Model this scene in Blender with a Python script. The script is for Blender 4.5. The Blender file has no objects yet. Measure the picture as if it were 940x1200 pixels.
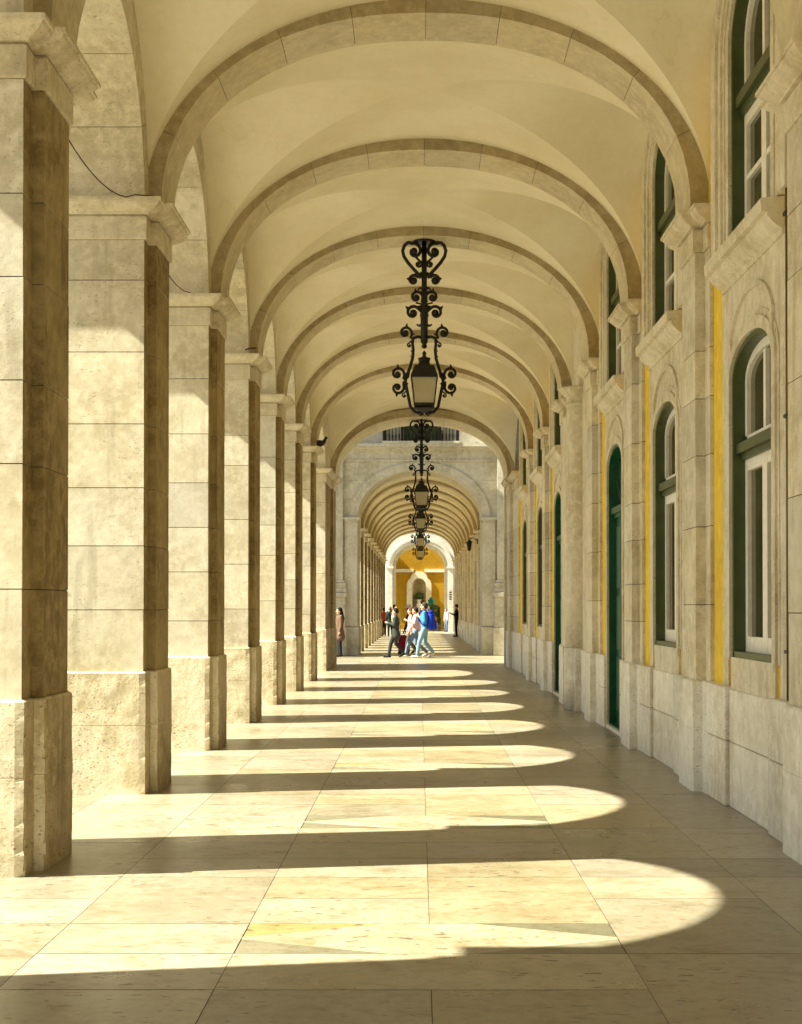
import bpy, bmesh, math, random
from mathutils import Vector, Matrix, noise
random.seed(7)
sc = bpy.context.scene
COL = sc.collection
R = math.radians

# ------------------------------------------------------------------ camera
H = 1.6
FPX = 1700.0
cd = bpy.data.cameras.new("camera"); cam = bpy.data.objects.new("camera", cd); COL.objects.link(cam)
PITCH = 0.012
cam.location = (0, 0, H); cam.rotation_euler = (math.pi/2 + PITCH, 0, 0)
cd.sensor_fit = 'HORIZONTAL'; cd.sensor_width = 36; cd.lens = 36*FPX/940
cd.shift_x = -21.5/940; cd.shift_y = (112 - FPX*PITCH)/940
cd.clip_start = 0.05; cd.clip_end = 3000
sc.camera = cam

# ------------------------------------------------------------------ sky and sun
SUN_EL, SUN_DRIFT = 46.6, 9.6          # degrees; the light comes from the left, a little from behind
az = R(SUN_DRIFT)
sdir = Vector((-math.cos(az)*math.cos(R(SUN_EL)), -math.sin(az)*math.cos(R(SUN_EL)), math.sin(R(SUN_EL))))
w = bpy.data.worlds.new("World"); sc.world = w; w.use_nodes = True
nt = w.node_tree; bg = nt.nodes["Background"]
sky = nt.nodes.new("ShaderNodeTexSky"); sky.sky_type = 'NISHITA'; sky.sun_disc = False
sky.sun_elevation = R(SUN_EL); sky.sun_rotation = math.atan2(sdir.x, sdir.y)
sky.air_density = 1.0; sky.dust_density = 1.0; sky.ozone_density = 0.6
nt.links.new(sky.outputs[0], bg.inputs[0]); bg.inputs[1].default_value = 0.05
sl = bpy.data.lights.new("sun", 'SUN'); sl.energy = 5.0; sl.angle = R(0.53); sl.color = (1.0, 0.95, 0.84)
so = bpy.data.objects.new("sun", sl); COL.objects.link(so)
so.rotation_euler = sdir.to_track_quat('Z', 'Y').to_euler()
vs = sc.view_settings
vs.view_transform = 'Standard'; vs.look = 'None'; vs.gamma = 1.0; vs.use_curve_mapping = False
vs.exposure = 2.02
vs.use_white_balance = True; vs.white_balance_temperature = 7050; vs.white_balance_tint = 0
sc.cycles.use_denoising = True
sc.cycles.max_bounces = 10; sc.cycles.diffuse_bounces = 7; sc.cycles.glossy_bounces = 3
sc.cycles.transmission_bounces = 4; sc.cycles.sample_clamp_indirect = 8
sc.cycles.caustics_reflective = False; sc.cycles.caustics_refractive = False

# ------------------------------------------------------------------ materials
def newmat(name):
    m = bpy.data.materials.new(name); m.use_nodes = True
    return m, m.node_tree, m.node_tree.nodes["Principled BSDF"]

def N(nt, t, **kw):
    n = nt.nodes.new(t)
    for k, v in kw.items():
        if k.startswith('i_'):
            key = k[2:]
            n.inputs[int(key) if key.isdigit() else key].default_value = v
        else: setattr(n, k, v)
    return n

def ramp(nt, src, stops):
    r = nt.nodes.new("ShaderNodeValToRGB"); e = r.color_ramp.elements
    e[0].position, e[0].color = stops[0][0], stops[0][1]
    e[1].position, e[1].color = stops[-1][0], stops[-1][1]
    for p, c in stops[1:-1]:
        x = e.new(p); x.color = c
    nt.links.new(src, r.inputs[0]); return r.outputs[0]

def mixc(nt, fac, a, b, mode='MIX'):
    m = nt.nodes.new("ShaderNodeMix"); m.data_type = 'RGBA'; m.blend_type = mode
    for s, v in ((0, fac), (6, a), (7, b)):
        if hasattr(v, 'links') or hasattr(v, 'is_linked'): nt.links.new(v, m.inputs[s])
        else: m.inputs[s].default_value = v
    return m.outputs[2]

def g(v): return (v, v, v, 1)

def stone(name, base, stain, pits=0.5, rough=0.75, scale=1.0, tone=True, bump=0.25, streak=0.5, patch=0.5, spec=0.3):
    """limestone: cloudy variation, blotchy stains, vertical streaks, small pits"""
    m, nt, b = newmat(name); L = nt.links
    tc = N(nt, "ShaderNodeTexCoord"); geo = N(nt, "ShaderNodeNewGeometry")
    pos = geo.outputs['Position']
    n1 = N(nt, "ShaderNodeTexNoise", i_Scale=1.1*scale, i_Detail=7.0, i_Roughness=0.62); L.new(pos, n1.inputs['Vector'])
    n2 = N(nt, "ShaderNodeTexNoise", i_Scale=9*scale, i_Detail=6.0, i_Roughness=0.7); L.new(pos, n2.inputs['Vector'])
    mp = N(nt, "ShaderNodeMapping"); mp.inputs['Scale'].default_value = (7, 7, 0.7); L.new(pos, mp.inputs['Vector'])
    n3 = N(nt, "ShaderNodeTexNoise", i_Scale=1.0*scale, i_Detail=5.0, i_Roughness=0.6); L.new(mp.outputs[0], n3.inputs['Vector'])
    mp2 = N(nt, "ShaderNodeMapping"); mp2.inputs['Scale'].default_value = (1, 1, 2.2); L.new(pos, mp2.inputs['Vector'])
    vo = N(nt, "ShaderNodeTexNoise", i_Scale=34*scale, i_Detail=3.0, i_Roughness=0.55); L.new(mp2.outputs[0], vo.inputs['Vector'])
    n4 = N(nt, "ShaderNodeTexNoise", i_Scale=2.3*scale, i_Detail=3.0); L.new(pos, n4.inputs['Vector'])
    c = mixc(nt, ramp(nt, n1.outputs[0], [(0.40, g(0)), (0.58, g(1))]), (*stain, 1), (*base, 1))
    lighter = tuple(min(1, x*1.18) for x in base)
    c = mixc(nt, ramp(nt, n2.outputs[0], [(0.44, g(0)), (0.66, g(0.8))]), c, (*lighter, 1))
    n6 = N(nt, "ShaderNodeTexNoise", i_Scale=3.4*scale, i_Detail=9.0, i_Roughness=0.75, i_Distortion=0.6); L.new(pos, n6.inputs['Vector'])
    c = mixc(nt, ramp(nt, n6.outputs[0], [(0.52, g(0)), (0.72, g(0.55))]), c, (*[x*0.74 for x in stain], 1))
    dark = tuple(x*0.62 for x in stain)
    c = mixc(nt, ramp(nt, n3.outputs[0], [(0.56, g(0)), (0.78, g(streak))]), c, (*dark, 1))
    pm = ramp(nt, vo.outputs[0], [(0.62, g(0)), (0.67, g(1))])
    area = ramp(nt, n4.outputs[0], [(0.42, g(0.1)), (0.60, g(pits))])
    pf = mixc(nt, 1.0, pm, area, 'MULTIPLY')
    c = mixc(nt, pf, c, (*[x*0.35 for x in stain], 1))
    if tone:
        at = N(nt, "ShaderNodeAttribute", attribute_name="tone")
        c = mixc(nt, 1.0, c, at.outputs[0], 'MULTIPLY')
    L.new(c, b.inputs['Base Color'])
    b.inputs['Roughness'].default_value = rough
    b.inputs['Specular IOR Level'].default_value = spec
    if bump:
        h1 = N(nt, "ShaderNodeMath", operation='MULTIPLY', i_1=0.5); L.new(n2.outputs[0], h1.inputs[0])
        h2 = N(nt, "ShaderNodeMath", operation='MULTIPLY_ADD', i_1=-0.6); L.new(pf, h2.inputs[0]); L.new(h1.outputs[0], h2.inputs[2])
        bp = N(nt, "ShaderNodeBump", i_Strength=bump, i_Distance=0.02); L.new(h2.outputs[0], bp.inputs['Height'])
        L.new(bp.outputs[0], b.inputs['Normal'])
    return m

def plain(name, col, rough=0.6, metal=0.0, var=0.15, scale=6, spec=0.4, bump=0.0):
    m, nt, b = newmat(name); L = nt.links
    geo = N(nt, "ShaderNodeNewGeometry")
    n = N(nt, "ShaderNodeTexNoise", i_Scale=float(scale), i_Detail=5.0, i_Roughness=0.6); L.new(geo.outputs['Position'], n.inputs['Vector'])
    a = tuple(x*(1-var) for x in col); c2 = tuple(min(1, x*(1+var)) for x in col)
    L.new(ramp(nt, n.outputs[0], [(0.3, (*a, 1)), (0.7, (*c2, 1))]), b.inputs['Base Color'])
    b.inputs['Roughness'].default_value = rough; b.inputs['Metallic'].default_value = metal
    b.inputs['Specular IOR Level'].default_value = spec
    if bump:
        bp = N(nt, "ShaderNodeBump", i_Strength=bump, i_Distance=0.01); L.new(n.outputs[0], bp.inputs['Height']); L.new(bp.outputs[0], b.inputs['Normal'])
    return m

def floor_material():
    m, nt, b = newmat("polished_limestone_slabs"); L = nt.links
    geo = N(nt, "ShaderNodeNewGeometry"); pos = geo.outputs['Position']
    at = N(nt, "ShaderNodeAttribute", attribute_name="tone")
    off = N(nt, "ShaderNodeVectorMath", operation='MULTIPLY_ADD'); L.new(at.outputs[0], off.inputs[0])
    off.inputs[1].default_value = (37, 91, 13); L.new(pos, off.inputs[2])
    v = off.outputs[0]
    n1 = N(nt, "ShaderNodeTexNoise", i_Scale=1.6, i_Detail=8.0, i_Roughness=0.65); L.new(v, n1.inputs['Vector'])
    n2 = N(nt, "ShaderNodeTexNoise", i_Scale=14.0, i_Detail=5.0, i_Roughness=0.7); L.new(v, n2.inputs['Vector'])
    mp = N(nt, "ShaderNodeMapping"); mp.inputs['Scale'].default_value = (12, 26, 12); L.new(v, mp.inputs['Vector'])
    n3 = N(nt, "ShaderNodeTexNoise", i_Scale=1.0, i_Detail=3.0, i_Roughness=0.5); L.new(mp.outputs[0], n3.inputs['Vector'])
    n5 = N(nt, "ShaderNodeTexNoise", i_Scale=0.9, i_Detail=2.0); L.new(pos, n5.inputs['Vector'])
    # thin cracks / veins
    nw = N(nt, "ShaderNodeTexNoise", i_Scale=1.1, i_Detail=9.0, i_Roughness=0.6); L.new(v, nw.inputs['Vector'])
    c = mixc(nt, ramp(nt, n1.outputs[0], [(0.35, g(0)), (0.7, g(1))]), (0.30, 0.27, 0.205, 1), (0.385, 0.355, 0.29, 1))
    c = mixc(nt, ramp(nt, n2.outputs[0], [(0.46, g(0)), (0.72, g(0.7))]), c, (0.23, 0.185, 0.11, 1))
    mpb = N(nt, "ShaderNodeMapping"); mpb.inputs['Scale'].default_value = (1.6, 2.6, 1); L.new(v, mpb.inputs['Vector'])
    nb_ = N(nt, "ShaderNodeTexNoise", i_Scale=1.5, i_Detail=9.0, i_Roughness=0.72, i_Distortion=0.5); L.new(mpb.outputs[0], nb_.inputs['Vector'])
    c = mixc(nt, ramp(nt, nb_.outputs[0], [(0.50, g(0)), (0.70, g(0.75))]), c, (0.18, 0.135, 0.07, 1))
    mpc = N(nt, 'ShaderNodeMapping'); mpc.inputs['Scale'].default_value = (4, 11, 4); L.new(v, mpc.inputs['Vector'])
    n7 = N(nt, 'ShaderNodeTexNoise', i_Scale=1.0, i_Detail=6.0, i_Roughness=0.65); L.new(mpc.outputs[0], n7.inputs['Vector'])
    c = mixc(nt, ramp(nt, n7.outputs[0], [(0.70, g(0)), (0.73, g(0.75))]), c, (0.08, 0.06, 0.035, 1))
    c = mixc(nt, 1.0, c, at.outputs[0], 'MULTIPLY')
    pm = ramp(nt, n3.outputs[0], [(0.64, g(0)), (0.675, g(1))])
    ar = ramp(nt, n5.outputs[0], [(0.35, g(0.15)), (0.65, g(0.95))])
    pf = mixc(nt, 1.0, pm, ar, 'MULTIPLY')
    c = mixc(nt, pf, c, (0.07, 0.055, 0.035, 1))
    vein = ramp(nt, nw.outputs[0], [(0.494, g(0)), (0.4975, g(0.5)), (0.501, g(0))])
    va = mixc(nt, 1.0, vein, ramp(nt, n5.outputs[0], [(0.45, g(0)), (0.62, g(1))]), 'MULTIPLY')
    c = mixc(nt, va, c, (0.22, 0.18, 0.12, 1))
    L.new(c, b.inputs['Base Color'])
    rr = ramp(nt, n1.outputs[0], [(0.3, g(0.24)), (0.7, g(0.42))]); L.new(rr, b.inputs['Roughness'])
    b.inputs['Specular IOR Level'].default_value = 0.5
    bp = N(nt, "ShaderNodeBump", i_Strength=0.5, i_Distance=0.004, invert=True); L.new(pf, bp.inputs['Height'])
    bp2 = N(nt, "ShaderNodeBump", i_Strength=0.08, i_Distance=0.01); L.new(n1.outputs[0], bp2.inputs['Height']); L.new(bp.outputs[0], bp2.inputs['Normal'])
    L.new(bp2.outputs[0], b.inputs['Normal'])
    return m

M = {}
M['stone'] = stone("limestone", (0.68, 0.63, 0.515), (0.54, 0.475, 0.34), pits=0.6, streak=0.65)
M['rough'] = stone("worn_limestone", (0.68, 0.62, 0.48), (0.50, 0.42, 0.27), pits=0.95, bump=0.7, streak=0.7)
M['patina_shade'] = stone("shaded_patina_limestone", (0.37, 0.285, 0.145), (0.20, 0.14, 0.055), pits=0.5, streak=0.9)  # brown patina that also carries painted shade for the shafts' corridor faces
M['plinth_dark'] = stone("darkened_worn_limestone", (0.47, 0.385, 0.25), (0.33, 0.255, 0.13), pits=0.95, bump=0.7, streak=0.8)  # darker copy of worn_limestone; paints shade on corridor-side plinth faces
M['rib'] = stone("smooth_rib_limestone", (0.60, 0.53, 0.385), (0.50, 0.43, 0.29), pits=0.25, streak=0.15, bump=0.12)
M['rib_shade'] = stone("shaded_rib_limestone", (0.44, 0.365, 0.235), (0.35, 0.28, 0.16), pits=0.3, streak=0.4)  # darker rib stone: shade painted into the ribs' upright faces
M['pale'] = stone("pale_marble", (0.76, 0.75, 0.71), (0.64, 0.60, 0.51), pits=0.7, rough=0.55, streak=0.28)
M['portal'] = stone("buff_portal_stone", (0.60, 0.555, 0.455), (0.46, 0.41, 0.30), pits=0.4, rough=0.7, streak=0.6)
M['white'] = stone("white_stone", (0.66, 0.64, 0.58), (0.55, 0.51, 0.44), pits=0.2, streak=0.3)
def plaster_material():
    m, nt, b = newmat("cream_plaster"); L = nt.links; geo = N(nt, "ShaderNodeNewGeometry"); pos = geo.outputs['Position']
    a = N(nt, "ShaderNodeTexNoise", i_Scale=0.9, i_Detail=8.0, i_Roughness=0.65); L.new(pos, a.inputs['Vector'])
    k = N(nt, "ShaderNodeTexNoise", i_Scale=0.45, i_Detail=10.0, i_Roughness=0.55); L.new(pos, k.inputs['Vector'])
    f = N(nt, "ShaderNodeTexNoise", i_Scale=18.0, i_Detail=4.0); L.new(pos, f.inputs['Vector'])
    w2 = N(nt, "ShaderNodeTexNoise", i_Scale=0.35, i_Detail=2.0); L.new(pos, w2.inputs['Vector'])
    c = ramp(nt, a.outputs[0], [(0.38, (0.75, 0.685, 0.51, 1)), (0.62, (0.84, 0.785, 0.63, 1))])
    c = mixc(nt, ramp(nt, f.outputs[0], [(0.4, g(0)), (0.8, g(0.18))]), c, (0.62, 0.54, 0.36, 1))
    cr = ramp(nt, k.outputs[0], [(0.4965, g(0)), (0.4985, g(0.55)), (0.5005, g(0))])
    cr = mixc(nt, 1.0, cr, ramp(nt, w2.outputs[0], [(0.50, g(0)), (0.58, g(1))]), 'MULTIPLY')
    c = mixc(nt, cr, c, (0.35, 0.28, 0.17, 1))
    L.new(c, b.inputs['Base Color']); b.inputs['Roughness'].default_value = 0.9; b.inputs['Specular IOR Level'].default_value = 0.1
    bp = N(nt, "ShaderNodeBump", i_Strength=0.10, i_Distance=0.01); L.new(f.outputs[0], bp.inputs['Height']); L.new(bp.outputs[0], b.inputs['Normal'])
    return m
M['plaster'] = plaster_material()
M['yellow'] = stone("ochre_yellow_plaster", (0.80, 0.57, 0.07), (0.70, 0.47, 0.06), pits=0.1, rough=0.9, tone=False, bump=0.15, streak=0.3)
M['ochre'] = stone("deep_ochre_plaster", (0.36, 0.20, 0.010), (0.28, 0.15, 0.010), pits=0.0, rough=0.9, tone=False, bump=0.1, streak=0.3)
M['floor'] = floor_material()
M['grout'] = plain("dark_joint", (0.10, 0.08, 0.055), 0.95)
M['plaza'] = plain("plaza_paving", (0.30, 0.27, 0.22), 0.9, var=0.12, scale=0.6)
M['iron'] = plain("black_wrought_iron", (0.018, 0.016, 0.014), 0.45, metal=0.3, var=0.3, scale=20)
M['olive'] = plain("dark_green_paint", (0.06, 0.08, 0.028), 0.4, var=0.2, scale=5)
M['green'] = plain("bright_green_door_paint", (0.008, 0.085, 0.045), 0.35, var=0.2, scale=5)
M['wpaint'] = plain("white_window_paint", (0.86, 0.84, 0.78), 0.5, var=0.08, scale=14)
M['glassdark'] = plain("dark_window_glass", (0.07, 0.063, 0.032), 0.05, var=0.6, scale=1.2, spec=0.8)
M['pipe'] = plain("brown_pipe", (0.10, 0.055, 0.012), 0.5, var=0.3, scale=9)
M['leaf'] = plain("leaves", (0.05, 0.10, 0.02), 0.6, var=0.5, scale=8)
M['teal'] = plain("teal_cloth", (0.0, 0.16, 0.13), 0.7)
M['skin'] = plain("skin", (0.52, 0.31, 0.21), 0.55, var=0.05)
def cloth(n, c): 
    if n not in M: M[n] = plain(n, c, 0.85, var=0.18, scale=25, spec=0.2, bump=0.1)
    return M[n]
def lampglass():
    m, nt, b = newmat("frosted_lamp_glass")
    n = N(nt, "ShaderNodeTexNoise", i_Scale=3.0); geo = N(nt, "ShaderNodeNewGeometry"); nt.links.new(geo.outputs['Position'], n.inputs['Vector'])
    nt.links.new(ramp(nt, n.outputs[0], [(0.3, (0.80, 0.72, 0.48, 1)), (0.7, (0.92, 0.85, 0.62, 1))]), b.inputs['Base Color'])
    b.inputs['Roughness'].default_value = 0.35; b.inputs['Transmission Weight'].default_value = 0.55
    return m
M['lampglass'] = lampglass()

# ------------------------------------------------------------------ mesh helpers
class MB:
    def __init__(s): s.v = []; s.f = []; s.c = []; s.mi = []; s.sm = []
    def face(s, idx, col=(1, 1, 1), mi=0, smooth=False):
        s.f.append(tuple(idx)); s.c.append(col); s.mi.append(mi); s.sm.append(smooth)
    def poly(s, pts, col=(1, 1, 1), mi=0):
        n = len(s.v); s.v += [tuple(p) for p in pts]; s.face(range(n, n+len(pts)), col, mi)
    def box(s, x0, x1, y0, y1, z0, z1, col=(1, 1, 1), mi=0):
        n = len(s.v)
        s.v += [(x, y, z) for z in (z0, z1) for y in (y0, y1) for x in (x0, x1)]
        for q in ((0, 2, 3, 1), (4, 5, 7, 6), (0, 1, 5, 4), (2, 6, 7, 3), (0, 4, 6, 2), (1, 3, 7, 5)):
            s.face([n+i for i in q], col, mi)
    def rings(s, rings, col=(1, 1, 1), cap=True, mi=0, smooth=False, cols=None):
        n = len(s.v); k = len(rings[0])
        for r in rings: s.v += [tuple(p) for p in r]
        for i in range(len(rings)-1):
            c = cols[i] if cols else col
            for j in range(k):
                a = n+i*k+j; b2 = n+i*k+(j+1) % k
                s.face((a, b2, b2+k, a+k), c, mi, smooth)
        if cap:
            s.face(list(range(n+k-1, n-1, -1)), col, mi); m = n+(len(rings)-1)*k
            s.face(list(range(m, m+k)), col, mi)
    def tube(s, pts, rad, seg=6, col=(1, 1, 1), mi=0):
        pts = [Vector(p) for p in pts]; n = len(pts)
        if not hasattr(rad, '__len__'): rad = [rad]*n
        rs = []; up = None
        for i, p in enumerate(pts):
            t = (pts[min(i+1, n-1)]-pts[max(i-1, 0)])
            if t.length < 1e-9: t = Vector((0, 0, 1))
            t.normalize()
            if up is None:
                up = Vector((0, 1, 0)) if abs(t.y) < 0.9 else Vector((1, 0, 0))
            a = up-t*up.dot(t)
            if a.length < 1e-6: a = t.orthogonal()
            a.normalize(); up = a; b2 = t.cross(a)
            rs.append([p+(a*math.cos(2*math.pi*j/seg)+b2*math.sin(2*math.pi*j/seg))*rad[i] for j in range(seg)])
        s.rings(rs, col, True, mi, True)
    def ball(s, c, r, seg=10, ring=6, sc3=(1, 1, 1), mi=0):
        rs = []
        for i in range(ring+1):
            ph = math.pi*(0.02+0.96*i/ring)
            rs.append([(c[0]+r*sc3[0]*math.sin(ph)*math.cos(2*math.pi*j/seg), c[1]+r*sc3[1]*math.sin(ph)*math.sin(2*math.pi*j/seg), c[2]-r*sc3[2]*math.cos(ph)) for j in range(seg)])
        s.rings(rs, mi=mi, smooth=True)
    def capsule(s, p0, p1, r0, r1, seg=10):
        p0 = Vector(p0); p1 = Vector(p1); t = (p1-p0).normalized() if (p1-p0).length > 1e-6 else Vector((0, 0, 1))
        pts = []; rr = []
        for a in (0.1, 0.5, 0.85): pts.append(p0-t*r0*math.cos(a*math.pi/2)); rr.append(r0*math.sin(a*math.pi/2))
        pts += [p0, p1]; rr += [r0, r1]
        for a in (0.85, 0.5, 0.1): pts.append(p1+t*r1*math.cos(a*math.pi/2)); rr.append(r1*math.sin(a*math.pi/2))
        s.tube(pts, rr, seg)
    def lathe(s, prof, c=(0, 0, 0), seg=16, mi=0):
        s.rings([[(c[0]+r*math.cos(2*math.pi*j/seg), c[1]+r*math.sin(2*math.pi*j/seg), c[2]+z) for j in range(seg)] for r, z in prof], mi=mi, smooth=True)
    def mesh(s, name, mats, recalc=False, bevel=0):
        me = bpy.data.meshes.new(name); me.from_pydata(s.v, [], s.f)
        ca = me.color_attributes.new("tone", 'FLOAT_COLOR', 'CORNER')
        li = 0
        data = []
        for p, c in zip(me.polygons, s.c):
            for _ in range(p.loop_total): data += [c[0], c[1], c[2], 1.0]
        ca.data.foreach_set('color', data)
        me.polygons.foreach_set('material_index', s.mi); me.polygons.foreach_set('use_smooth', s.sm)
        for m in (mats if isinstance(mats, (list, tuple)) else [mats]): me.materials.append(m)
        if recalc:
            bm = bmesh.new(); bm.from_mesh(me); bmesh.ops.recalc_face_normals(bm, faces=bm.faces); bm.to_mesh(me); bm.free()
        me.update(); return me
    def build(s, name, mats, parent=None, recalc=True, label=None):
        o = bpy.data.objects.new(name, s.mesh(name, mats, recalc)); COL.objects.link(o)
        if parent: o.parent = parent
        if label: o['label'] = label
        return o

def empty(name, label, cat, loc=(0, 0, 0), rot=0, group=None):
    o = bpy.data.objects.new(name, None); COL.objects.link(o); o.empty_display_size = 0.2
    o.location = loc; o.rotation_euler = (0, 0, rot); o['label'] = label; o['category'] = cat
    if group: o['group'] = group
    return o
def tag(o, label, cat, group=None):
    o['label'] = label; o['category'] = cat
    if group: o['group'] = group
    return o
def link(name, me, parent=None, loc=(0, 0, 0), rot=0, label=None):
    o = bpy.data.objects.new(name, me); COL.objects.link(o); o.location = loc; o.rotation_euler = (0, 0, rot)
    if parent: o.parent = parent
    if label: o['label'] = label
    return o
def copy_tree(o, parent=None):
    c = o.copy(); COL.objects.link(c)
    if parent: c.parent = parent
    for ch in list(o.children): copy_tree(ch, c)
    return c
def bevel(o, wdt, seg=1):
    b = o.modifiers.new("bevel", 'BEVEL'); b.width = wdt; b.segments = seg; b.limit_method = 'ANGLE'; b.angle_limit = R(40)
def tn(a=0.10, warm=0.05):
    v = 1+random.uniform(-a, a*0.6); w_ = random.uniform(-warm, warm)
    return (v*(1+w_*0.3), v, v*(1-w_))

# ------------------------------------------------------------------ dimensions
P = 3.808
Y0 = 8.61            # near edge of the first pier in view
class Arc: pass
A = Arc(); A.pl = -2.30; A.cl = -2.37; A.pr = 2.415; A.cr = 2.50; A.wall = 2.535; A.T = 2.0
A.spring = 5.10; A.crown = 6.82; A.cx = 0.057; A.a = 2.32; A.zp_l = 1.05; A.zp_r = 0.965
B = Arc(); B.pl = -2.07; B.cl = -2.14; B.pr = 2.16; B.cr = 2.24; B.wall = 2.28; B.T = 2.0
B.spring = 4.50; B.crown = 6.18; B.cx = 0.045; B.a = 2.10; B.zp_l = 0.95; B.zp_r = 0.95
PW = 2.2             # superellipse exponent of ribs and vaults
C0, C1, P0, P1 = 0.04, 1.09, 0.25, 0.88     # core and pilaster extents along y from the pier's near edge

def outline(sgn, uc, up, ub, c0, c1, p0, p1, d, back=True):
    """stepped pier plan; sgn=+1 faces +x (left row), -1 faces -x; uc, up, ub absolute x of core, pilaster, back"""
    db = d if back else 0
    pts = [(ub-sgn*db, c0-d), (uc+sgn*d, c0-d), (uc+sgn*d, p0-d), (up+sgn*d, p0-d), (up+sgn*d, p1+d), (uc+sgn*d, p1+d), (uc+sgn*d, c1+d), (ub-sgn*db, c1+d)]
    return pts

def shaft_mesh(name, sgn, uc, up, ub, z0, z1, c=(C0, C1, P0, P1), mat='stone', seed=0):
    random.seed(seed*31+5); mb = MB()
    inner = outline(sgn, uc-sgn*.006, up-sgn*.006, ub+sgn*.006, c[0]+.006, c[1]-.006, c[2]+.006, c[3]-.006, 0)
    mb.rings([[(x, y, z0) for x, y in inner], [(x, y, z1) for x, y in inner]], (0.16, 0.13, 0.10))
    z = z0; gap = 0.007
    while z < z1-0.05:
        h = random.choice((0.42, 0.5, 0.55, 0.62, 0.68, 0.75))
        zt = min(z+h, z1)
        if z1-zt < 0.3: zt = z1
        o = outline(sgn, uc, up, ub, *c, 0)
        j = random.uniform(-.0015, .0015)
        o2 = [(x+j, y) for x, y in o]
        n0 = len(mb.f)
        mb.rings([[(x, y, z+gap/2) for x, y in o2], [(x, y, zt-gap/2) for x, y in o2]], tn(0.13, 0.06))
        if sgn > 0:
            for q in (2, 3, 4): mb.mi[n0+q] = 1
            mb.mi[n0+1] = mb.mi[n0+5] = 1  # corridor faces take the dark copy, their shade put into the colour
        z = zt
    return mb.mesh(name, [M[mat], M['patina_shade']], True)

def cap_mesh(name, sgn, uc, up, ub, zt, c=(C0, C1, P0, P1), back=True, mat='stone'):
    """neck band, fillet, cyma cornice; zt = top"""
    prof = [(-.33, .0), (-.33, .014), (-.322, .022), (-.135, .022), (-.135, .004), (-.118, .004), (-.118, .045), (-.105, .05),
            (-.095, .075), (-.075, .115), (-.05, .145), (-.03, .155), (-.03, .17), (-.004, .17), (0, .165)]
    mb = MB(); random.seed(3)
    mb.rings([[(x, y, zt+dz) for x, y in outline(sgn, uc, up, ub, *c, d, back)] for dz, d in prof], (0.97, 0.95, 0.92))
    return mb.mesh(name, [M[mat]], True)

def plinth_mesh(name, sgn, uc, up, ub, zt, c, chip=0.03, seed=0, mat='rough', back=True, step=0.045):
    """worn block with rounded, chipped arrises and one bed joint"""
    base = outline(sgn, uc, up, ub, *c, 0, back)
    # resample
    pts = []; n = len(base)
    area = sum(base[i][0]*base[(i+1) % n][1]-base[(i+1) % n][0]*base[i][1] for i in range(n))
    orient = 1 if area > 0 else -1
    conv = []
    for i in range(n):
        a = Vector(base[i-1]); b = Vector(base[i]); c2 = Vector(base[(i+1) % n])
        conv.append((b-a).cross(c2-b)*orient > 0)
    for i in range(n):
        a = Vector(base[i]); b = Vector(base[(i+1) % n]); Ln = (b-a).length
        k = max(1, int(round(Ln/step)))
        if Ln > 1.2: k = max(2, int(k/2))
        nrm = Vector(((b-a).y, -(b-a).x)).normalized()*orient
        for j in range(k):
            t = j/k; p = a.lerp(b, t)
            if j == 0:
                pa = Vector(base[i-1]); n0 = Vector(((a-pa).y, -(a-pa).x)).normalized()*orient
                nn = (nrm+n0); pts.append((p, nn, 0.0 if conv[i] else 9))
            else:
                d = min((p-a).length if conv[i] else 9, (p-b).length if conv[(i+1) % n] else 9)
                pts.append((p, nrm, d))
    zj = zt*0.56
    zs = [0]; 
    while zs[-1] < zt-0.035: zs.append(zs[-1]+0.033)
    zs = [z for z in zs if abs(z-zj) > .02 and z < zt-.012]+[zj-.004, zj, zj+.004, zt-.012, zt]; zs.sort()
    rings = []
    for z in zs:
        r = []
        for p, nn, d in pts:
            q = Vector((p.x*3+seed*7.3, p.y*3, z*3))
            ins = 0.004*noise.noise(q*2.0)
            ins += math.exp(-d/.022)*(0.005+chip*0.55*max(0, noise.noise(q*1.3)+0.08)+chip*1.1*max(0, noise.noise(q*2.6)-.05))
            if z == zj: ins += 0.006
            if z == zt: ins += 0.012+0.01*abs(noise.noise(q*3))
            r.append((p.x-nn.x*ins, p.y-nn.y*ins, z+(0.004*noise.noise(q*2.2) if z == zt else 0)))
        rings.append(r)
    mb = MB(); mb.rings(rings, (1, 1, 1), smooth=False)
    me = mb.mesh(name, [M[mat], M['plinth_dark']], True)
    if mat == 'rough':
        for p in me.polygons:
            if p.normal.x > .75: p.material_index = 1  # corridor side coloured darker to stand for its shade
    return me

def se(t, p=PW):
    t = min(1.0, abs(t)); return (1-t**p)**(1/p)

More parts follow.
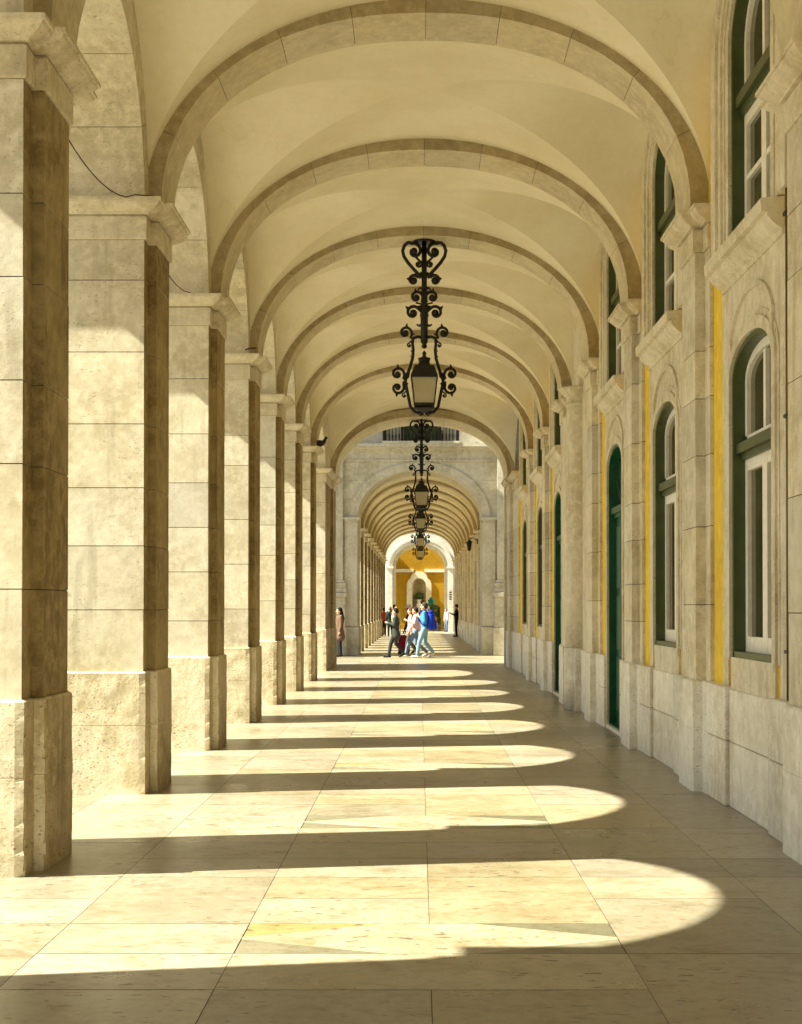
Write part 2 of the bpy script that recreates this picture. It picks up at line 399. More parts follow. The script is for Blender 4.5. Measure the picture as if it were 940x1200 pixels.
def rib_mesh(name, arc, y0, y1, thick=0.30, nv=10, mat='stone', a=None, crown=None, spring=None, p=PW, cx=None, gap=0.005, seed=1):
    a = a or arc.a; crown = crown or arc.crown; sp = spring if spring is not None else arc.spring; cx = arc.cx if cx is None else cx
    rise = crown-sp; mb = MB(); random.seed(seed)
    # arc-length parametrisation
    S = 400; pts = []
    for i in range(S+1):
        th = math.pi*i/S; cth, sth = math.cos(th), math.sin(th)
        r = (abs(cth)**p+abs(sth)**p)**(-1/p)
        pts.append((a*r*cth, rise*r*sth))
    L = [0]
    for i in range(S): L.append(L[-1]+math.dist(pts[i], pts[i+1]))
    def at(l):
        for i in range(S):
            if L[i+1] >= l: 
                t = (l-L[i])/(L[i+1]-L[i]+1e-12); return (pts[i][0]*(1-t)+pts[i+1][0]*t, pts[i][1]*(1-t)+pts[i+1][1]*t, i)
        return (*pts[-1], S-1)
    def nrm(l):
        x0, z0_, _ = at(max(0, l-.02)); x1, z1_, _ = at(min(L[-1], l+.02))
        tx, tz = x1-x0, z1_-z0_; m = math.hypot(tx, tz); return (tz/m, -tx/m)
    for k in range(nv):
        l0 = L[-1]*k/nv+(gap/2 if k else 0); l1 = L[-1]*(k+1)/nv-(gap/2 if k < nv-1 else 0)
        rs = []
        for j in range(5):
            l = l0+(l1-l0)*j/4; x, z, _ = at(l); nx, nz = nrm(l)
            def q(r, y): return (cx+x+nx*r, y, sp+z+nz*r)
            rs.append([q(0, y0), q(0, y1), q(thick, y1), q(thick, y0)])
        n0 = len(mb.f); mb.rings(rs, tn(0.06, 0.04))
        for q in range(4): mb.mi[n0+q*4+3] = 1; mb.mi[n0+q*4+1] = 1  # front and back faces coloured as unlit, soffit left light
    # backing so the joints stay dark
    rs = []
    for j in range(41):
        l = L[-1]*j/40; x, z, _ = at(l); nx, nz = nrm(l)
        rs.append([(cx+x+nx*r, y, sp+z+nz*r) for r, y in ((.012, y0+.012), (.012, y1-.012), (thick-.01, y1-.012), (thick-.01, y0+.012))])
    mb.rings(rs, (0.2, 0.16, 0.11))
    return mb.mesh(name, [M['rib'], M['rib_shade']], True)

def vault_mesh(name, arc, b, aL, aR, lift=0.13, n=28):
    """groin vault over one bay, centred at y=0; diagonal groins"""
    mb = MB(); cx = arc.cx; rise = arc.crown+lift-arc.spring
    ts = [math.sin(math.pi/2*i/n) for i in range(n+1)]
    us = [-t for t in ts[::-1]]+ts[1:]
    X = lambda u: cx+(aR if u > 0 else aL)*u
    K = 6
    for sgn in (-1, 1):
        n0 = len(mb.v)                      # cells along the corridor
        for u in us:
            for j in range(K+1):
                t = abs(u)+(1-abs(u))*j/K
                mb.v.append((X(u), sgn*b*t, arc.spring+rise*se(u, 2.0)))
        for i in range(len(us)-1):
            for j in range(K):
                q = n0+i*(K+1)+j; mb.face((q, q+1, q+K+2, q+K+1), smooth=True)
        n0 = len(mb.v)                      # cells across
        for v in us:
            for j in range(K+1):
                t = abs(v)+(1-abs(v))*j/K
                mb.v.append((X(sgn*t), b*v, arc.spring+rise*se(v, 2.0)))
        for i in range(len(us)-1):
            for j in range(K):
                q = n0+i*(K+1)+j; mb.face((q, q+1, q+K+2, q+K+1), smooth=True)
    me = mb.mesh(name, [M['plaster']], False)
    return me

def arcade_arch_mesh(name, arc, yc, half, rise, ztop, xi, xo, fill_lo, fill_hi, nv=7, seed=0):
    """semicircular opening through the outer wall: voussoirs and the wall above, one mesh in two stones"""
    mb = MB(); random.seed(seed+11); sp = arc.spring
    for k in range(nv):
        t0 = math.pi*k/nv; t1 = math.pi*(k+1)/nv; e = 0.003/half
        rs = []
        for j in range(5):
            t = (t0+e)+(t1-t0-2*e)*j/4
            c, s_ = math.cos(t), math.sin(t)
            rs.append([(x, yc+(half+r)*c, sp+(rise+r)*s_) for x, r in ((xi, 0), (xo, 0), (xo, .42), (xi, .42))])
        mb.rings(rs, tn(0.10, 0.05))
    # wall above
    S = 24
    prev = None
    for i in range(S+1):
        t = math.pi-math.pi*i/S
        y, z = yc+(half+.012)*math.cos(t), sp+(rise+.012)*math.sin(t)
        if prev:
            (ya, za), (yb, zb) = prev, (y, z)
            for x in (xi-.006, xo+.006):
                mb.poly([(x, ya, za), (x, yb, zb), (x, yb, ztop), (x, ya, ztop)], (.95, .93, .9))
            mb.poly([(xi-.006, ya, za), (xo+.006, ya, za), (xo+.006, yb, zb), (xi-.006, yb, zb)], (.4, .35, .3))
        prev = (y, z)
    for ya, yb in ((fill_lo, yc-half-.012), (yc+half+.012, fill_hi)):
        mb.box(min(xi-.006, xo+.006), max(xi-.006, xo+.006), ya, yb, sp+.002, ztop, (.95, .93, .9))
    return mb.mesh(name, [M['stone']], False)

def arched_ring(mb, y0, y1, zb, zs, rise, wdt, x0, x1, foot=True, n=14, col=(1, 1, 1), p=2.0):
    """moulded frame round an opening in a wall facing -x: jambs plus segmental head; x0 (proud) .. x1 (back)"""
    yc, hw = (y0+y1)/2, (y1-y0)/2
    path = [(y0, zb, -1, 0), (y0, zs, -1, 0)]
    for i in range(1, n):
        t = math.pi-math.pi*i/n
        path.append((yc+hw*math.cos(t), zs+rise*math.sin(t), math.cos(t), math.sin(t)))
    path += [(y1, zs, 1, 0), (y1, zb, 1, 0)]
    rs = [[(x0, y, z), (x1, y, z), (x1, y+wdt*a, z+wdt*b), (x0, y+wdt*a, z+wdt*b)] for y, z, a, b in path]
    mb.rings(rs, col)

def wall_bay_mesh(name, x, y0, y1, z0, z1, ops, mat, depth=0.35, n=14):
    """wall facing -x with arched openings ops=[(oy0,oy1,zb,zs,rise)], lowest first"""
    mb = MB()
    if not ops:
        mb.poly([(x, y0, z0), (x, y1, z0), (x, y1, z1), (x, y0, z1)])
        return mb.mesh(name, [mat], False)
    oy0, oy1 = ops[0][0], ops[0][1]
    for a, b in ((y0, oy0), (oy1, y1)):
        mb.poly([(x, a, z0), (x, b, z0), (x, b, z1), (x, a, z1)])
    yc, hw = (oy0+oy1)/2, (oy1-oy0)/2
    ys = [yc-hw*math.cos(math.pi*i/n) for i in range(n+1)]
    head = lambda o, y: o[3]+o[4]*math.sqrt(max(0, 1-((y-yc)/hw)**2))
    for i in range(n):
        a, b = ys[i], ys[i+1]
        lo = [lambda y: z0]+[(lambda y, o=o: head(o, y)) for o in ops]
        hi = [(lambda y, o=o: o[2]) for o in ops]+[lambda y: z1]
        for f, h in zip(lo, hi):
            if h(a)-f(a) > 1e-4 or h(b)-f(b) > 1e-4:
                mb.poly([(x, a, f(a)), (x, b, f(b)), (x, b, h(b)), (x, a, h(a))])
        for o in ops:
            mb.poly([(x, a, head(o, a)), (x, b, head(o, b)), (x+depth, b, head(o, b)), (x+depth, a, head(o, a))])
            mb.poly([(x, a, o[2]), (x, b, o[2]), (x+depth, b, o[2]), (x+depth, a, o[2])])
    for o in ops:
        for y in (oy0, oy1):
            mb.poly([(x, y, o[2]), (x+depth, y, o[2]), (x+depth, y, o[3]), (x, y, o[3])])
    return mb.mesh(name, [mat], False)

# ------------------------------------------------------------------ ground
def struct(o): o['kind'] = 'structure'; return o
mb = MB(); mb.poly([(-900, -500, -.012), (900, -500, -.012), (900, 1500, -.012), (-900, 1500, -.012)])
struct(mb.build("plaza_ground", [M['plaza']], recalc=False))
mb = MB(); mb.poly([(-6.2, -9, -.005), (9, -9, -.005), (9, 112, -.005), (-6.2, 112, -.005)])
struct(mb.build("paving_bed", [M['grout']], recalc=False))

def floor_slabs():
    random.seed(21); mb = MB()
    xs = [-6.1, -5.41, -4.50, -3.59, -2.68, -1.77, -.86, .05, .96, 1.87, 2.78, 3.69, 4.6, 5.5, 6.4, 7.3, 8.2]
    u = P/6
    def col(kind=0):
        v = random.uniform(0.76, 1.06)
        if kind == 0:
            if random.random() < .16: return (v*1.0, v*.94, v*.80)
            if random.random() < .12: return (v*.92, v*.90, v*.86)
            return (v, v*random.uniform(.96, 1), v*random.uniform(.9, 1.02))
        if kind == 1: return (1.0*v, .93*v, .78*v)
        if kind == 2: return (.56, .56, .50)
        if kind == 3: return (1.02, .76, .42)
        if kind == 4: return (.42, .43, .36)
        if kind == 5: return (1.02, .99, .92)
    def q(x0, x1, y0, y1, c):
        gx = random.uniform(.0010, .0026); gy = random.uniform(.002, .005)
        mb.poly([(x0+gx, y0+gy, 0), (x1-gx, y0+gy, 0), (x1-gx, y1-gy, 0), (x0+gx, y1-gy, 0)], c)
    k0 = -4; k1 = 27
    for k in range(k0, k1):
        yb = 4.822+P*k      # start of the bay's rows; rows at yb + i*u
        # centre panel
        q(-.86, .05, yb, yb+u, col()); q(.05, .96, yb, yb+u, col())
        q(-.86, .05, yb+u, yb+2*u, col()); q(.05, .96, yb+u, yb+2*u, col())
        q(-.86, .96, yb+2*u, yb+3*u, col(5))
        a, b = yb+3*u, yb+4*u; m = (a+b)/2
        e = .0015
        tri = [([(-.857, b), (-.18, b), (-.857, m+.02)], 3 if k % 2 == 0 else 2), ([(-.857, m-.03), (-.857, a), (-.15, a)], 2),
               ([(.957, b), (.28, b), (.957, m+.02)], 4), ([(.957, m-.03), (.957, a), (.25, a)], 2)]
        for t, kk in tri:
            cxx = sum(p[0] for p in t)/3; cyy = sum(p[1] for p in t)/3
            mb.poly([(p[0]+(cxx-p[0])*.004, p[1]+(cyy-p[1])*.012, 0) for p in t], col(kk))
        hexa = [(-.858, m-.03), (-.15, a), (.25, a), (.958, m-.03), (.958, m+.02), (.28, b), (-.18, b), (-.858, m+.02)]
        mb.poly([(x, y*0.999+m*.001, 0) for x, y in hexa], col(5))
        q(-.86, .05, yb+4*u, yb+5*u, col()); q(-.86, .05, yb+5*u, yb+6*u, col(1))
        q(.05, .96, yb+4*u, yb+6*u, col(1))
        # side columns
        for i in range(len(xs)-1):
            if xs[i] >= -.861 and xs[i+1] <= .961: continue
            r = 0
            while r < 6:
                h = random.choice((1, 2, 2, 3)) if i % 2 else random.choice((2, 2, 1))
                h = min(h, 6-r)
                q(xs[i], xs[i+1], yb+r*u, yb+(r+h)*u, col()); r += h
    o = mb.build("floor", [M['floor']], recalc=False); struct(o)
floor_slabs()

# ------------------------------------------------------------------ near arcade building
bA = empty("arcade_building", "near vaulted stone arcade with yellow wall and tall windows on its right side", "building")
bA['group'] = "arcaded buildings along the walk"
kA = list(range(-3, 7))                    # piers; k=0 is the first in view
T_A = A.cl-A.T
NVAR = 4
pl_c = (0.0, 1.13, 0.21, 0.92)
PierM = {}
for arc, nm in ((A, 'A'), (B, 'B')):
    ub = arc.cl-arc.T
    nv = NVAR if nm == 'A' else 2
    PierM[nm] = dict(
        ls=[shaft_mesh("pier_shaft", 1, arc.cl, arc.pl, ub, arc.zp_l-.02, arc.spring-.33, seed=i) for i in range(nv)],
        lc=cap_mesh("pier_capital", 1, arc.cl, arc.pl, ub, arc.spring),
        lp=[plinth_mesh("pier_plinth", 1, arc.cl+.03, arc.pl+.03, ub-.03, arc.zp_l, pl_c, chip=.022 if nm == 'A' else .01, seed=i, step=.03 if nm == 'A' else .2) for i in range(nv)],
        rs=[shaft_mesh("wall_pier_shaft", -1, arc.cr, arc.pr, arc.wall+.3, arc.zp_r-.02, arc.spring-.33-.06, seed=10+i) for i in range(nv)],
        rc=cap_mesh("wall_pier_capital", -1, arc.cr, arc.pr, arc.wall+.3, arc.spring-.06, back=False),
        rp=[plinth_mesh("wall_pier_plinth", -1, arc.cr-.04, arc.pr-.04, arc.wall+.3, arc.zp_r, pl_c, chip=.012, seed=20+i, mat='pale', back=False, step=.06 if nm == 'A' else .2) for i in range(nv)],
    )
def add_pier(b, nm, y, i, right=False, left=True):
    D = PierM[nm]; nv = len(D['ls'])
    if left:
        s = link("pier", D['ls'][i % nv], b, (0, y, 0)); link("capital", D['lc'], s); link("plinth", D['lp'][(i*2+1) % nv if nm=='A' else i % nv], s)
    if right:
        s = link("wall_pier", D['rs'][i % nv], b, (0, y, 0)); link("capital", D['rc'], s); link("plinth", D['rp'][(i+1) % nv], s)
ypier = {k: Y0+P*k for k in kA}
ribA = rib_mesh("rib", A, P0, P1)
bayL = P-(P1-P0)
vaultA = vault_mesh("vault", A, bayL/2, A.cx-(A.cl-.05), A.wall+.02-A.cx)
ZT = 9.6
half = (P-(C1-C0))/2
archA = [arcade_arch_mesh("arcade_arch", A, C1+half, half, half, ZT, A.cl, T_A, C0+.5, C1+2*half+.5, seed=i) for i in range(3)]
for k in kA:
    add_pier(bA, 'A', ypier[k], k % NVAR, right=True)
    link("transverse_rib", ribA, bA, (0, ypier[k], 0))
    if k < 6:
        link("vault", vaultA, bA, (0, ypier[k]+P1+bayL/2, 0))
        link("arcade_arch", archA[k % 3], bA, (0, ypier[k], 0))
# last, longer bay and the end pier
YE = 36.5; yl = ypier[6]
ec = (0.04, 4.1, 2.2, 3.4)
s = link("pier", shaft_mesh("end_pier", 1, A.cl, A.pl, T_A, A.zp_l-.02, A.spring-.33, ec, seed=8), bA, (0, YE, 0), label="wide end pier at the street")
link("capital", cap_mesh("end_capital", 1, A.cl, A.pl, T_A, A.spring, ec), s)
link("plinth", plinth_mesh("end_plinth", 1, A.cl+.03, A.pl+.03, T_A-.03, A.zp_l, (0, 4.14, 2.16, 3.44), chip=.01, seed=4), s)
s = link("wall_pier", shaft_mesh("end_wall_pier", -1, A.cr, A.pr, A.wall+.3, A.zp_r-.02, A.spring-.39, ec, seed=9), bA, (0, YE, 0), label="wide wall pier at the street corner")
link("capital", cap_mesh("end_wall_capital", -1, A.cr, A.pr, A.wall+.3, A.spring-.06, ec, back=False), s)
link("plinth", plinth_mesh("end_wall_plinth", -1, A.cr-.04, A.pr-.04, A.wall+.3, A.zp_r, (0, 4.14, 2.16, 3.44), chip=.01, seed=5, mat='pale', back=False), s)
link("end_arch", rib_mesh("end_arch", A, YE+2.2, YE+4.1, thick=.35, crown=6.70, a=2.30), bA)
mbx = rib_mesh("end_arch_moulding", A, YE+2.12, YE+2.2, thick=.10, crown=6.80, a=2.40, mat='stone'); link("end_arch_moulding", mbx, bA)
yv0, yv1 = yl+P1, YE+2.2
link("vault", vault_mesh("end_vault", A, (yv1-yv0)/2, A.cx-(A.cl-.05), A.wall+.02-A.cx), bA, (0, (yv0+yv1)/2, 0))
h2 = (YE+C0-(yl+C1))/2
link("arcade_arch", arcade_arch_mesh("arcade_arch", A, yl+C1+h2, h2, 0.98, ZT, A.cl, T_A, yl+C0+.5, YE+4.1, seed=5), bA)
# end facade over the arch and roof
mb = MB()
yA0 = ypier[-3]-.5
S = 30
for yy in (YE+4.1,):
    prev = None
    for i in range(S+1):
        t = math.pi-math.pi*i/S; c_, s_ = math.cos(t), math.sin(t); r = (abs(c_)**PW+abs(s_)**PW)**(-1/PW)
        p = (A.cx+2.31*r*c_, A.spring+1.61*r*s_)
        if prev: mb.poly([(prev[0], yy, prev[1]), (p[0], yy, p[1]), (p[0], yy, ZT), (prev[0], yy, ZT)])
        prev = p
mb.box(A.cx+2.31, A.wall+12, YE+3.9, YE+4.1, 0, ZT)
mb.build("end_facade", [M['stone']], bA)
mb = MB(); mb.box(T_A-.4, A.wall+12, yA0, YE+4.5, ZT, ZT+.5); mb.box(T_A-.2, A.wall+12, yA0, YE+4.3, ZT+.5, ZT+3.5)
mb.build("roof", [M['stone']], bA)

# right wall of the near arcade ------------------------------------------------
WIN = (1.66, 3.06)      # opening along y from the pier's near edge (C1=1.09 .. P+C0=3.85)
WL = (WIN[0], WIN[1], 1.20, 3.42, 0.27)
WU = (WIN[0], WIN[1], 4.45, 6.12, 0.48)
DR = (WIN[0], WIN[1], 0.02, 3.42, 0.27)
def sash(parent, o, x, mullion=True, transom=2.84, frame='wpaint', lowpane=1.35, fan=True, door=None, trs=0.06):
    y0, y1, zb, zs, rise = o; yc = (y0+y1)/2; hw = (y1-y0)/2
    # dark painted lining of the reveal
    mb = MB(); arched_ring(mb, y0+.04, y1-.04, zb, zs, rise-.04, .045, x-.115, x+.02); mb.box(x-.115, x+.02, y0, y1, zb, zb+.05)
    mb.build("reveal_lining", [M['olive' if not door else 'green']], parent)
    mb = MB(); mb.box(x-.05, x+.03, y0+.04, y1-.04, transom-trs, transom+trs); mb.box(x-.09, x-.05, y0+.04, y1-.04, transom-.01, transom+trs+.01)
    t = mb.build("transom", [M['olive' if not door else 'green']], parent)
    f = MB(); fx0, fx1 = x-.02, x+.03
    if not door:
        a, b = y0+.045, y1-.045
        arched_ring(f, a+.07, b-.07, transom+trs, zs, rise-.11, .07, fx0, fx1)
        f.box(fx0, fx1, a, b, transom+trs, transom+trs+.07)
        f.box(fx0, fx1, yc-.035, yc+.035, transom+trs+.07, zs+rise-.13)
        for s0, s1 in ((a, yc), (yc, b)):
            for u0, u1 in ((s0, s0+.075), (s1-.075, s1)): f.box(fx0, fx1, u0, u1, zb+.05, transom-trs)
            f.box(fx0+.003, fx1-.003, s0+.075, s1-.075, zb+.05, zb+.17); f.box(fx0+.003, fx1-.003, s0+.075, s1-.075, transom-trs-.09, transom-trs)
            if not fan: f.box(fx0+.004, fx1-.004, s0+.075, s1-.075, (zb+transom)/2-.02, (zb+transom)/2+.02)
        f.build("sash", [M['wpaint']], parent)
    else:
        a, b = y0+.045, y1-.045
        d = MB()
        for s0, s1 in ((a, yc-.003), (yc+.003, b)):
            d.box(fx0, fx1, s0, s1, zb, transom-trs)
            for z0, z1 in ((.25, .95), (1.05, 1.75), (1.85, transom-trs-.12)):
                d.box(fx0-.018, fx0, s0+.10, s1-.10, z0, z1)
        d.build("door_leaf", [M['green']], parent)
        for i in range(1, 6):
            t = math.pi*i/6
            f.tube([(fx0, yc, transom+trs), (fx0, yc+(hw-.08)*math.cos(t), zs*0+transom+trs+(zs+rise-transom-trs-.05)*math.sin(t))], .014, 6)
        f.build("fanlight_bars", [M['green']], parent)
    gl = MB()
    n = 14; pts = [(x+.012, y0+.05, zb+.05), (x+.012, y1-.05, zb+.05)]
    for i in range(n+1):
        t = math.pi*i/n; pts.append((x+.012, yc+(hw-.05)*math.cos(t), zs+(rise-.05)*math.sin(t)))
    gl.poly(pts); gl.build("pane", [M['glassdark']], parent, recalc=False)

def surround(parent, o, xw, outer=.30, proud=.03, lower=True, ztop=4.22, broad=False):
    """stone frame, apron and blind panel up to the cornice"""
    y0, y1, zb, zs, rise = o; mb = MB()
    arched_ring(mb, y0, y1, zb-(0 if lower else 0), zs, rise, .10, xw-proud-.012, xw+.13)
    arched_ring(mb, y0-.10, y1+.10, zb, zs, rise+.10, .055, xw-proud+.006, xw+.02)
    if not lower:
        arched_ring(mb, y0-.155, y1+.155, zb, zs, rise+.155, .06, xw-proud-.012, xw+.02)
        arched_ring(mb, y0-.215, y1+.215, zb, zs, rise+.215, .09, xw-proud-.03, xw+.02)
        arched_ring(mb, y0-.305, y1+.305, zb, zs, rise+.26, .06, xw-proud-.02, xw+.02)
        arched_ring(mb, y0-.365, y1+.365, zb, zs, rise+.30, .17, xw-proud-.045, xw+.02)
    return mb.build("surround", [M['stone']], parent)

def wall_bay(b, arc, y, kind, y_next=None, seed=0):
    """one bay of the building wall; y = near edge of the pier before it"""
    yn = y_next if y_next else y+P
    ya, yb_ = y+C1, yn+C0
    sh = ((ya+yb_)/2)-((C1+P+C0)/2)
    mv = lambda o: (o[0]+sh, o[1]+sh, *o[2:])
    xw = arc.wall
    ztop = arc.crown+.25
    if kind in ('window', 'door'):
        lo = mv(WL if kind == 'window' else DR); up = mv(WU)
        link("wall", wall_bay_mesh("wall", xw, ya-.3, yb_+.3, 0, ztop, [lo, up], M['yellow']), b)
        e = bpy.data.objects.new("window" if kind == 'window' else "door", None); COL.objects.link(e); e.parent = b
        sash(e, lo, xw+.10, door=(kind == 'door'))
        sr = surround(e, lo, xw)
        # stone field round the opening with keystone and raised arch
        mb = MB(); yc = (lo[0]+lo[1])/2; hw = (lo[1]-lo[0])/2
        n = 14
        ys = [yc-(hw+.155)*math.cos(math.pi*i/n) for i in range(n+1)]
        hd = lambda yy: lo[3]+(lo[4]+.155)*math.sqrt(max(0, 1-((yy-yc)/(hw+.155))**2))
        for i in range(n):
            mb.poly([(xw-.016, ys[i], hd(ys[i])), (xw-.016, ys[i+1], hd(ys[i+1])), (xw-.016, ys[i+1], 4.24), (xw-.016, ys[i], 4.24)])
        for s0, s1 in ((lo[0]-.32, lo[0]-.15), (lo[1]+.15, lo[1]+.36)):
            mb.box(xw-.016, xw+.02, s0, s1, arc.zp_r if kind == 'door' else lo[2]-.25, 4.24)
        for i in range(n):   # raised blind arch
            t0, t1 = math.pi*(.10+.80*i/n), math.pi*(.10+.80*(i+1)/n)
            q = lambda t, r: (yc+(hw*.98+r)*math.cos(t), lo[3]+.20+(lo[4]+.12+r)*math.sin(t))
            a0, a1, b0, b1 = q(t0, 0), q(t1, 0), q(t0, .05), q(t1, .05)
            mb.rings([[(xw-.010, *a0), (xw-.045, *a0), (xw-.038, *b0), (xw-.010, *b0)], [(xw-.010, *a1), (xw-.045, *a1), (xw-.038, *b1), (xw-.010, *b1)]])
        for sg in (-1, 1):
            mb.box(xw-.04, xw-.01, yc+sg*(hw*.98)-.035, yc+sg*(hw*.98)+.035, lo[3]+.15, lo[3]+.33)
            mb.box(xw-.03, xw-.01, yc+sg*(hw*.98+.07)-.02, yc+sg*(hw*.98+.07)+.02, lo[3]-.02, lo[3]+.15)
        if kind == 'window':
            mb.box(xw-.022, xw+.02, lo[0]-.02, lo[1]+.02, arc.zp_r-.02, lo[2]-.002)
            mb.box(xw-.03, xw+.1, lo[0], lo[1], lo[2]-.06, lo[2]+.004)
        mb.build("stone_panel", [M['stone']], e)
        # wall plinth, slightly recessed at the opening
        def courses(mb, x0, x1, a, b, z0, z1):
            zm = z0+(z1-z0)*.55; n_ = max(1, round((b-a)/1.0))
            for i in range(n_):
                u0, u1 = a+(b-a)*i/n_, a+(b-a)*(i+1)/n_
                mb.box(x0, x1, u0+.002, u1-.002, z0, zm-.003, tn(.08, .04)); mb.box(x0, x1, u0+.002, u1-.002, zm+.003, z1, tn(.08, .04))
            mb.box(x0+.012, x1-.01, a+.01, b-.01, z0, z1-.01, (.3, .25, .2))
        if kind == 'window':
            mb = MB()
            courses(mb, arc.cr-.005, xw+.1, lo[0]-.02, lo[1]+.02, 0, arc.zp_r-.02)
            courses(mb, arc.cr-.042, xw+.1, ya+.04, lo[0]-.02, 0, arc.zp_r-.004); courses(mb, arc.cr-.042, xw+.1, lo[1]+.02, yb_-.04, 0, arc.zp_r-.004)
        else:
            mb = MB()
            courses(mb, arc.cr-.042, xw+.1, ya+.04, lo[0]-.05, 0, arc.zp_r-.004); courses(mb, arc.cr-.042, xw+.1, lo[1]+.05, yb_-.04, 0, arc.zp_r-.004)
            mb.box(arc.cr-.02, xw+.2, lo[0]-.05, lo[1]+.05, 0, .05)
        o = mb.build("wall_plinth", [M['pale']], b); bevel(o, .008)
        # upper window
        u = bpy.data.objects.new("window", None); COL.objects.link(u); u.parent = b
        sash(u, up, xw+.10, transom=5.62, fan=False, trs=.07)
        surround(u, up, xw, lower=False)
        # cornice under the upper window
        c0, c1 = lo[0]-.30, lo[1]+.30
        pr = [(.0, 4.18), (.02, 4.18), (.02, 4.22), (.05, 4.235), (.09, 4.27), (.12, 4.31), (.12, 4.33), (.16, 4.335), (.165, 4.425), (.0, 4.44)]
        mb = MB(); rs = []
        for yy in (c0, c1): rs.append([(xw-.016-d, yy, z) for d, z in pr])
        mb.rings(rs); mb.build("cornice", [M['stone']], u)
        bk = MB(); bk.box(xw+.36, xw+.38, lo[0]-.5, lo[1]+.5, 0, ztop); bk.build("dark_backing", [M['glassdark']], e)  # added dark sheet standing in for the unlit room
    else:
        link("wall", wall_bay_mesh("wall", xw, ya-.3, yb_+.3, 0, ztop, [], M['stone' if kind == 'stone' else 'yellow']), b)
        mb = MB(); mb.box(arc.cr-.005, xw+.1, ya+.04, yb_-.04, 0, arc.zp_r-.02); o = mb.build("wall_plinth", [M['pale']], b); bevel(o, .008)

kinds = {-3: 'window', -2: 'window', -1: 'window', 0: 'window', 1: 'window', 2: 'door', 3: 'stone', 4: 'door', 5: 'window'}
for k in range(-3, 6): wall_bay(bA, A, ypier[k], kinds[k])
wall_bay(bA, A, yl, 'window', y_next=YE)
# engaged column in the fourth bay in view
yc = ypier[3]+2.75
mb = MB(); mb.lathe([(.30, 0), (.30, A.zp_r), (.27, A.zp_r+.002)], (A.wall+.04, yc, 0), 28); mb.box(A.cr-.09, A.wall+.1, yc-.36, yc+.36, 0, A.zp_r)
col = MB(); col.lathe([(.265, A.zp_r), (.262, 2.5), (.25, A.spring-.35), (.27, A.spring-.33), (.275, A.spring-.31), (.255, A.spring-.30), (.255, A.spring-.2), (.29, A.spring-.18), (.36, A.spring-.09), (.40, A.spring-.06)], (A.wall+.03, yc, 0), 28)
col.box(A.pr-.06, A.wall+.1, yc+.5, ypier[4]+.1, A.zp_r, A.spring-.4)
co = col.build("engaged_column", [M['stone']], bA, label="rounded half column between the green door and the next wall pier"); mb.build("plinth", [M['pale']], co)
# back wall closing behind the viewer's left (arcade runs on)

# ------------------------------------------------------------------ street gap, second arcade
YP = 48.6
bB = empty("arcade_building", "farther arcade beyond the street, entered under a pale portal with a balcony", "building", (0, 0, 0))
bB['group'] = "arcaded buildings along the walk"
def portal(b, y, thick, cx, hw, sp, rise, x0, x1, zt, mat, jamb_split=None, p=2.0, name="portal_wall"):
    mb = MB(); S = 32; prev = None; random.seed(2)
    pts = []
    for i in range(S+1):
        t = math.pi-math.pi*i/S; c_, s_ = math.cos(t), math.sin(t); r = (abs(c_)**p+abs(s_)**p)**(-1/p)
        pts.append((cx+hw*r*c_, sp+rise*r*s_))
    for (xa, za), (xb, zb) in zip(pts, pts[1:]):
        for yy in (y, y+thick): mb.poly([(xa, yy, za), (xb, yy, zb), (xb, yy, zt), (xa, yy, zt)])
        mb.poly([(xa, y, za), (xb, y, zb), (xb, y+thick, zb), (xa, y+thick, za)])
    # side masses in courses
    z = 0
    while z < zt-.01:
        h = 0.62; z2 = min(zt, z+h); c1, c2 = tn(.06, .03), tn(.06, .03)
        if z < sp: zz = min(z2, sp)
        else: zz = z2
        mb.box(x0, cx-hw, y, y+thick, z+.003, zz-.003, c1); mb.box(cx+hw, x1, y, y+thick, z+.003, zz-.003, c2)
        z = zz
    mb.box(x0+.01, cx-hw-.01, y+.01, y+thick-.01, 0, zt, (.4, .35, .3)); mb.box(cx+hw+.01, x1-.01, y+.01, y+thick-.01, 0, zt, (.4, .35, .3))
    return mb.build(name, [M[mat]], b)
bcx = .02; bhw = 2.10
mb = MB(); mb.box(-5.3, -4.3, YP-1.6, YP+1.5, 0, 13); mb.box(-5.4, -4.25, YP-1.7, YP+1.5, 0, 1.1); bevel(mb.build('sun_blocker', [M['portal']], bB), .02)  # added mass out of view, keeps grazing sun off the portal wall
portal(bB, YP, 2.2, bcx, bhw, 4.62, 1.60, -4.3, 14, 13, 'portal')
